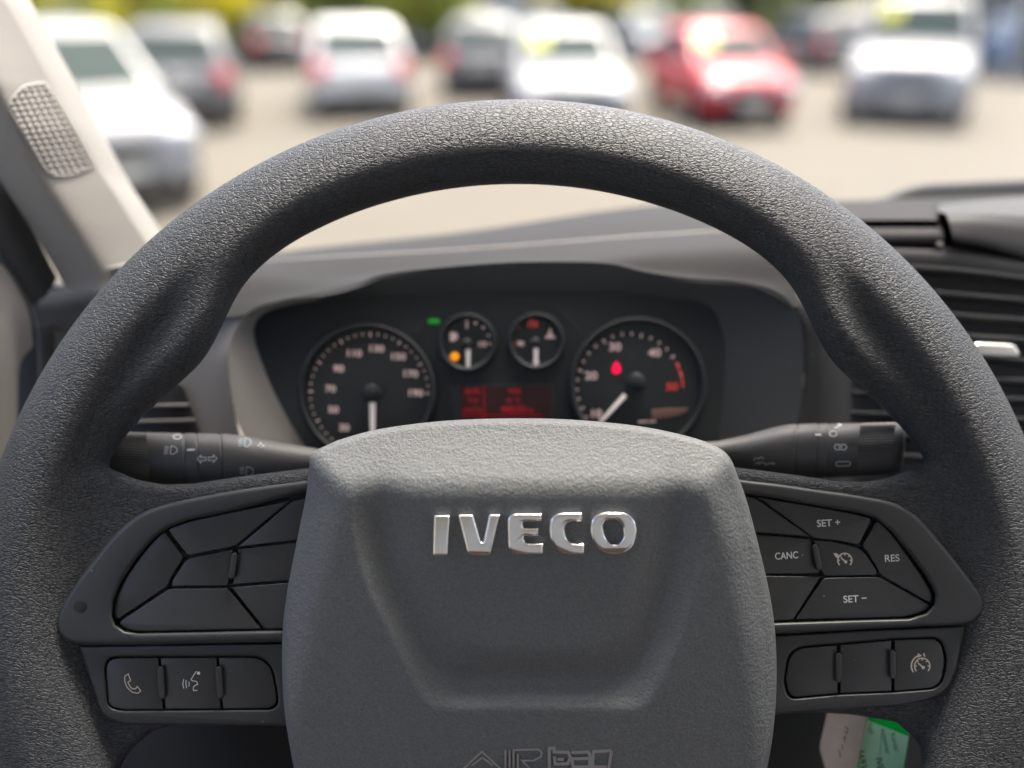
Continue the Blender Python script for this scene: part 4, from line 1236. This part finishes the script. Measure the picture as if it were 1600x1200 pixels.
ribbon('fob_engraving', [dense([(1320, 1135), (1325, 1139), (1323, 1146), (1319, 1142)], 2), dense([(1318, 1154), (1321, 1150), (1319, 1160)], 2), dense([(1315, 1163), (1317, 1172)], 2), dense([(1312, 1172), (1313, 1184)], 2)], 1.3, .314, 10.1, 'stalk_dark', fob, th=0.4)
plate('fob_rivet', [disc_loop(1337.5, 1109, 3.2, 12, 2)], 9, 12, .314, 'silver', fob, bevel=0.8)

# ------------------------------------------------------------------ cab shell (roof lining, rear wall, floor) in world axes
def wmesh(name, verts, faces, mat, parent=None, ang=35, origin=None):
    me = bpy.data.meshes.new(name)
    o0 = Vector(origin) if origin is not None else Vector((0, 0, 0))
    me.from_pydata([tuple(Vector(v) - o0) for v in verts], [], [list(f) for f in faces])
    me.materials.append(MATS[mat])
    bm = bmesh.new(); bm.from_mesh(me); bmesh.ops.recalc_face_normals(bm, faces=bm.faces); bm.to_mesh(me); bm.free()
    smooth(me, ang)
    o = bpy.data.objects.new(name, me); COL.objects.link(o)
    if parent is not None: o.parent = parent
    else: o.location = o0
    return o
def boxv(x0, x1, y0, y1, z0, z1):
    v = [(x, y, z) for x in (x0, x1) for y in (y0, y1) for z in (z0, z1)]
    f = [(0, 1, 3, 2), (4, 6, 7, 5), (0, 4, 5, 1), (2, 3, 7, 6), (0, 2, 6, 4), (1, 5, 7, 3)]
    return v, f
def wbox(name, b, mat, parent=None, origin=None):
    v, f = boxv(*b)
    return wmesh(name, v, f, mat, parent, 35, origin)
ROOF_Y = 0.35
cab = bpy.data.objects.new('cab_shell', None); COL.objects.link(cab); cab['kind'] = 'structure'
wbox('roof_lining', (-0.55, 1.5, -1.0, ROOF_Y, CAMH + .36, CAMH + .40), 'lining', cab)
wbox('rear_wall', (-0.55, 1.5, -1.04, -1.0, 1.0, CAMH + .40), 'lining', cab)
wbox('cab_floor', (-0.55, 1.5, -1.0, 0.75, 1.0, 1.04), 'lining_dark', cab)
wbox('side_wall', (-0.59, -0.55, -1.0, 0.30, 1.0, CAMH - .45), 'lining_dark', cab)
wbox('side_wall', (1.5, 1.54, -1.0, 0.75, 1.0, CAMH - .45), 'lining_dark', cab)
wbox('front_bulkhead', (-0.55, 1.5, 0.70, 0.74, 1.0, CAMH - .45), 'lining_dark', cab)
wbox('rear_pillar', (-0.59, -0.55, -1.0, -0.45, CAMH - .25, CAMH + .40), 'lining', cab)
seat = wbox('seat_back', (-0.30, 0.30, -0.62, -0.48, 1.15, CAMH - .18), 'seat_cloth', cab)
wbox('seat_cushion', (-0.30, 0.30, -0.48, 0.02, 1.30, 1.46), 'seat_cloth', cab)

# windscreen pane
ws = wmesh('windscreen', [(-0.75, 0.62, 1.82), (1.6, 0.62, 1.82), (1.6, .60, CAMH + .40), (-0.75, .60, CAMH + .40)], [(0, 1, 2, 3)], 'glass', None, 35, (0.4, 0.62, 1.82))
tag(ws, 'clear glass windscreen above the dashboard', 'windscreen')

# ------------------------------------------------------------------ outside: ground, cars, bushes, buildings
def ground_pt(px, py):
    d = CAM.to_3x3() @ Vector(P(px, py, 1.0))
    t = -CAMH / d.z
    return Vector((d.x * t, d.y * t, 0))

g = wmesh('ground', [(-400, -200, 0), (400, -200, 0), (400, 600, 0), (-400, 600, 0)], [(0, 1, 2, 3)], 'asphalt')
tag(g, kind='structure')

def sub_smooth(o, lv=2):
    m = o.modifiers.new('s', 'SUBSURF'); m.levels = lv; m.render_levels = lv
    return o

def car(name, label, cat, px, py, face, rel, L, W, H, hood, hb, mat, style='hatch', sticker=False, group='cars parked in the yard', at=None, plate_=True):
    """Car with its front along local +y; yaw in degrees about z (180 = facing the van). py = contact row of the nearest end."""
    o = bpy.data.objects.new(name, None); COL.objects.link(o)
    p = ground_pt(px, py) if at is None else Vector((at[0], at[1], 0))
    fwd = Vector((p.x, p.y, 0)).normalized()
    o.location = p + fwd * (L * .5 if at is None else 0)
    az = math.degrees(math.atan2(p.x, p.y))
    o.rotation_euler = (0, 0, R((180 - az if face == 'front' else -az) + rel))
    tag(o, label, cat, group)
    hw = W / 2; h2 = L / 2
    ws_y = h2 - hood                      # windscreen base
    if style == 'van': rb = -h2 + .06
    elif style == 'sedan': rb = -h2 + .75
    elif style == 'pickup': rb = -h2 + 1.6
    else: rb = -h2 + .12
    def st(y, zt, w, zb=.22): return (y, zt, w, zb)
    hz = hb * .93
    S = [st(h2, hz * .62, hw * .80, .30), st(h2 - .04, hz * .80, hw * .90, .24), st(h2 - .22, hz * .93, hw * .97), st(h2 - .55 * hood, hz, hw), st(ws_y, hb, hw),
         st(0, hb, hw), st(-h2 * .55, hb * 1.01, hw), st(-h2 + .25, hb * (1.0 if style != 'sedan' else .99), hw * .98), st(-h2 + .05, hb * .92, hw * .92, .26), st(-h2, hb * .70, hw * .84, .32)]
    V = []
    for (y, zt, w, zb) in S:
        half = [(w * .84, zb), (w * .98, zb + .10), (w, .30 * zt + .5 * zb + .1), (w, zt * .74), (w * .955, zt * .93), (w * .80, zt), (w * .3, zt + .02)]
        ring = [(x, y, z) for x, z in half] + [(-x, y, z) for x, z in reversed(half)]
        V += ring
    n = 14
    f = grid_faces(len(S), n, False, True) + [list(range(n)), [(len(S) - 1) * n + k for k in range(n)]]
    bd = sub_smooth(wmesh('body', V, f, mat, o, 180), 2)
    # greenhouse
    fx = .52 if style in ('van', 'suv', 'pickup') else .72
    rx = .10 if style in ('van', 'pickup') else (.28 if style == 'suv' else .45)
    if style == 'sedan': rx = .55
    b0 = [(hw * .93, ws_y), (hw * .93, rb), (-hw * .93, rb), (-hw * .93, ws_y)]
    t0 = [(hw * .76, ws_y - fx), (hw * .76, rb + rx), (-hw * .76, rb + rx), (-hw * .76, ws_y - fx)]
    zb_, zt_ = hb - .03, H - .06
    V = [(x, y, zb_) for x, y in b0] + [(x, y, zt_) for x, y in t0] + [(x * .82, y + (-.12 if i in (0, 3) else .12), H) for i, (x, y) in enumerate(t0)]
    f = [(0, 1, 5, 4), (1, 2, 6, 5), (2, 3, 7, 6), (3, 0, 4, 7), (4, 5, 9, 8), (5, 6, 10, 9), (6, 7, 11, 10), (7, 4, 8, 11), (8, 9, 10, 11), (0, 3, 2, 1)]
    gh = wmesh('roof', V, f, mat, o, 60)
    bv = gh.modifiers.new('b', 'BEVEL'); bv.width = .05; bv.segments = 3
    def pane(nm, i, j, u0, u1, v0, v1, m='car_glass', off=.006, par=o):
        a, b, c, d = (Vector(V[i]), Vector(V[j]), Vector(V[j + 4]), Vector(V[i + 4]))
        def q(u, v): return (a * (1 - u) + b * u) * (1 - v) + (d * (1 - u) + c * u) * v
        nrm = (b - a).cross(d - a).normalized()
        cen = Vector((0, (ws_y + rb) / 2, zb_))
        if nrm.dot(q(.5, .5) - cen) < 0: nrm = -nrm
        quad = [q(u0, v0), q(u1, v0), q(u1, v1), q(u0, v1)]
        vs = [p_ - nrm * .02 for p_ in quad] + [p_ + nrm * off for p_ in quad]
        return wmesh(nm, vs, [(0, 1, 2, 3), (4, 5, 6, 7), (0, 1, 5, 4), (1, 2, 6, 5), (2, 3, 7, 6), (3, 0, 4, 7)], m, par, 30)
    wsn = pane('windscreen', 3, 0, .06, .94, .10, .93)
    pane('rear_window', 1, 2, .08, .92, .16 if style != 'van' else .35, .90)
    for (i, j) in ((0, 1), (2, 3)):
        pane('side_window', i, j, .08, .48, .10, .90); pane('side_window', i, j, .52, .92, .10, .90)
    if sticker:
        pane('sticker', 3, 0, .70, .90, .55, .86, 'sticker', .010, o)
    # wheels
    for sx in (1, -1):
        for wy in (h2 - .80 * min(hood, 1.05), -h2 + .75):
            r = .33 if style not in ('suv', 'pickup') else .38
            wv = []; m_ = 28
            for (xx, rr) in ((hw * 1.0, r * .62), (hw * 1.005, r * .9), (hw * .99, r), (hw * .76, r), (hw * .74, r * .8)):
                for k in range(m_):
                    a = 2 * math.pi * k / m_
                    wv.append((sx * xx, wy + rr * math.cos(a), r + rr * math.sin(a)))
            wh = wmesh('wheel', wv, grid_faces(5, m_, False, True), 'tyre', o, 40)
            rv_ = []
            for (xx, rr) in ((hw * .985, r * .63), (hw * .992, r * .3), (hw * 1.0, .01)):
                for k in range(m_):
                    a = 2 * math.pi * k / m_
                    q = rr * (1 - .12 * (math.cos(5 * a) > 0))
                    rv_.append((sx * xx, wy + q * math.cos(a), r + q * math.sin(a)))
            wmesh('rim', rv_, grid_faces(3, m_, False, True), 'alloy', wh, 40)
    # front: grille, lower intake, headlights, plate; rear: tail lights, plate, bumper strip
    def bump(nm, x, y, z, sx_, sy, sz, m, par=o):
        vs = []; 
        for i in range(7):
            ph = -math.pi / 2 + math.pi * i / 6
            for k in range(14):
                t = 2 * math.pi * k / 14
                c = math.cos(ph)
                e = lambda q: math.copysign(abs(q) ** .55, q)
                vs.append((x + sx_ * e(c) * e(math.cos(t)), y + sy * e(math.sin(ph)), z + sz * e(c) * e(math.sin(t))))
        return wmesh(nm, vs, grid_faces(7, 14, False, True), m, par, 60)
    bump('grille', 0, h2 - .02, hz * .62, hw * .46, .05, hz * .10, 'plastic_black')
    bump('lower_intake', 0, h2 - .005, .34, hw * .60, .05, .09, 'plastic_black')
    for s in (1, -1):
        bump('headlight', s * hw * .72, h2 - .07, hz * .72, hw * .20, .09, hz * .095, 'headlamp')
        bump('tail_light', s * hw * .80, -h2 + .05, hb * .84, hw * .14, .10, hb * .15, 'tail_red')
        bump('mirror', s * (hw + .09), ws_y - .18, hb + .08, .10, .06, .075, mat)
    if plate_:
        wbox('number_plate', (-.26, .26, h2 + .01, h2 + .05, .40, .51), 'plate_white', o)
        wbox('number_plate', (-.26, .26, -h2 - .045, -h2 - .01, .62, .73), 'plate_white', o)
    bump('rear_bumper', 0, -h2 + .02, .38, hw * .78, .06, .07, 'plastic_black')
    return o

car('parked_car', 'white car nearest to us beside the cream pillar, facing us', 'car', 136, 352, 'front', 10, 4.2, 1.82, 1.72, .95, 1.10, 'car_white', 'hatch')
car('parked_car', 'silver estate car seen from behind, red tail lights, beside nearest white car', 'car', 306, 205, 'rear', -4, 4.4, 1.74, 1.56, 1.0, .95, 'car_silver', 'hatch')
car('parked_car', 'white car with its tail toward us, red lamps at both corners', 'car', 560, 188, 'rear', 3, 4.3, 1.82, 1.56, 1.0, .98, 'car_cream', 'hatch')
car('parked_car', 'silver grey car with red tail lamps, left of stickered white car', 'car', 760, 156, 'rear', -3, 4.3, 1.74, 1.52, 1.0, .95, 'car_silver', 'hatch')
car('parked_car', 'white car facing us with yellow sticker, left of the red car', 'car', 874, 214, 'front', 6, 4.3, 1.84, 1.54, 1.05, .97, 'car_white', 'hatch', sticker=True)
car('parked_car', 'small bright red car with yellow windscreen sticker, facing us', 'car', 1108, 204, 'front', 20, 3.7, 1.64, 1.50, .80, .98, 'car_red', 'hatch', sticker=True)
car('parked_car', 'dark grey car between the red car and the white truck', 'car', 1262, 118, 'rear', 25, 4.3, 1.76, 1.48, 1.05, .92, 'car_dark', 'hatch')
car('pickup_truck', 'tall white pickup truck facing us with dark grille, at right', 'truck', 1404, 200, 'front', 0, 5.0, 1.98, 1.98, 1.15, 1.26, 'car_white', 'pickup', sticker=True)
car('parked_car', 'dark brown car farther back between silver estate and white car', 'car', 425, 112, 'rear', 10, 4.3, 1.76, 1.50, 1.05, .92, 'car_brown', 'hatch')
car('parked_car', 'dark blue grey car far back, left above the red car', 'car', 1000, 96, 'front', 20, 4.3, 1.76, 1.46, 1.05, .92, 'car_blue', 'hatch')
car('parked_car', 'dark car far back behind the white car with tail lamps', 'car', 645, 92, 'front', 15, 4.3, 1.76, 1.46, 1.05, .92, 'car_dark', 'hatch')
car('parked_car', 'pale car farthest back above the white tailed car', 'car', 480, 78, 'front', -10, 4.3, 1.76, 1.46, 1.05, .92, 'car_silver', 'hatch')

for lb, px, py, fc, rl, mt in (('dark car in the back row above the nearest white car', 215, 92, 'front', 8, 'car_dark'), ('dark grey car in the back row above the silver estate', 345, 90, 'front', -6, 'car_blue'),
        ('brown car in the back row above the silver grey car with tail lamps', 730, 88, 'rear', 12, 'car_brown'), ('grey car in the back row behind the stickered white car', 850, 86, 'rear', -8, 'car_silver'),
        ('black car in the back row above the red car', 1100, 88, 'rear', 6, 'car_dark'), ('dark brown car in the back row left of the white truck', 1330, 96, 'rear', -14, 'car_brown')):
    car('parked_car', lb, 'car', px, py, fc, rl, 4.3, 1.78, 1.50, 1.05, .93, mt, 'hatch')

def bush(name, label, x, y, h, w, mats, group, trunk=0.25, n=1500):
    o = bpy.data.objects.new(name, None); COL.objects.link(o); o.location = (x, y, 0)
    tag(o, label, 'tree' if 'tree' in name else 'bush', group)
    V = []; m = 8
    for (z, r) in ((0, .16), (h * .2, .12), (h * .45, .09), (h * .7, .04)):
        for k in range(m): V.append((r * math.cos(2 * math.pi * k / m) + .05 * z, r * math.sin(2 * math.pi * k / m), z))
    wmesh('trunk', V, grid_faces(4, m, False, True), 'bark', o, 60)
    for li, mt in enumerate(mats):
        V = []; f = []
        cl = [(rng.normal(0, w * .28), rng.normal(0, w * .28), h * (trunk + (1 - trunk) * rng.random() * .9)) for _ in range(14)]
        for _ in range(n // len(mats)):
            c = cl[rng.integers(len(cl))]
            p = np.array(c) + rng.normal(0, w * .13, 3)
            p[2] = max(.15, p[2])
            a = rng.normal(size=3); a /= np.linalg.norm(a); b = np.cross(a, rng.normal(size=3)); b /= np.linalg.norm(b)
            s = .10 + .14 * rng.random()
            k = len(V)
            V += [tuple(p - a * s), tuple(p + b * s * .6), tuple(p + a * s), tuple(p - b * s * .6)]
            f.append((k, k + 1, k + 2, k + 3))
        tag(wmesh('crown', V, f, mt, o, 180), kind='stuff')
    return o
bl = [('yellow green bush behind the nearest white van', -15.5, 28, ['leaf_yellow', 'leaf_lime']), ('lime bush left of the farthest silver roof', -12.2, 29, ['leaf_yellow', 'leaf_lime']),
      ('yellow flowering bush above the silver estate car', -8.8, 30, ['leaf_yellow', 'leaf_yellow']), ('dark green bush above the brown car', -5.9, 30, ['leaf_dark', 'leaf_lime']),
      ('yellow green bush above the white car with tail lamps', -3.2, 31, ['leaf_yellow', 'leaf_lime']), ('olive bush at the end of the pale wall', 3.0, 36, ['leaf_yellow', 'leaf_dark']),
      ('green bush above the red car', 8.2, 34, ['leaf_lime', 'leaf_dark']), ('dark green bush left of the white truck roof', 11.6, 33, ['leaf_dark', 'leaf_lime'])]
for lb, x, y, mt in bl:
    bush('bush', lb, x, y, 3.6, 3.2, mt, 'bushes at the back of the yard', .08, 2600)
for lb, x, y, mt in (('tall yellow green tree at the back left', -11, 38, ['leaf_yellow', 'leaf_lime']), ('tall dark tree at the back centre', 6, 46, ['leaf_dark', 'leaf_lime'])):
    bush('tree', lb, x, y, 8.0, 5.0, mt, 'trees beyond the yard', .25, 2600)

bld = bpy.data.objects.new('pale_building', None); COL.objects.link(bld); bld.location = (2, 52, 0)
tag(bld, 'pale grey low building far back beyond the cars', 'building')
wbox('wall', (-6, 5, -2, 4, 0, 4.5), 'wall_pale', bld)
for x in (-4.5, -1.5, 1.5):
    wbox('window', (x, x + 1.6, -2.06, -2.0, 1.2, 2.5), 'car_glass', bld)
wbox('roof', (-6.3, 5.3, -2.3, 4.3, 4.5, 4.75), 'wall_dark', bld)
p = ground_pt(1575, 122)
shd = bpy.data.objects.new('workshop', None); COL.objects.link(shd); shd.location = (p.x, p.y, 0)
tag(shd, 'dark grey workshop wall at the right edge behind the white truck', 'building')
wbox('wall', (0.0, 6, 0, 4, 0, 4.0), 'wall_dark', shd)
wbox('corner_post', (-.10, 0.0, -.05, .10, 0, 4.0), 'wall_pale', shd)
wbox('shutter', (1.2, 4.5, -.06, 0, 0, 3.0), 'car_silver', shd)
p = ground_pt(1548, 124)
drum = bpy.data.objects.new('blue_drum', None); COL.objects.link(drum); drum.location = (p.x, p.y, 0)
tag(drum, 'blue plastic drum on a grey stand beside the white truck', 'drum')
def lathe(nm, prof, mat, par, n=28):
    V = [(r * math.cos(2 * math.pi * k / n), r * math.sin(2 * math.pi * k / n), z) for r, z in prof for k in range(n)]
    return wmesh(nm, V, grid_faces(len(prof), n, False, True) + [list(range(n)), [(len(prof) - 1) * n + k for k in range(n)]], mat, par, 40)
lathe('stand', [(.17, 0), (.17, .42), (.20, .45)], 'car_dark', drum)
lathe('barrel', [(.16, .45), (.19, .50), (.19, .62), (.20, .64), (.19, .66), (.19, .82), (.20, .84), (.19, .86), (.19, .98), (.16, 1.02)], 'blue_plastic', drum)
lathe('lid', [(.17, 1.02), (.21, 1.04), (.21, 1.40), (.15, 1.48)], 'pale_blue', drum)
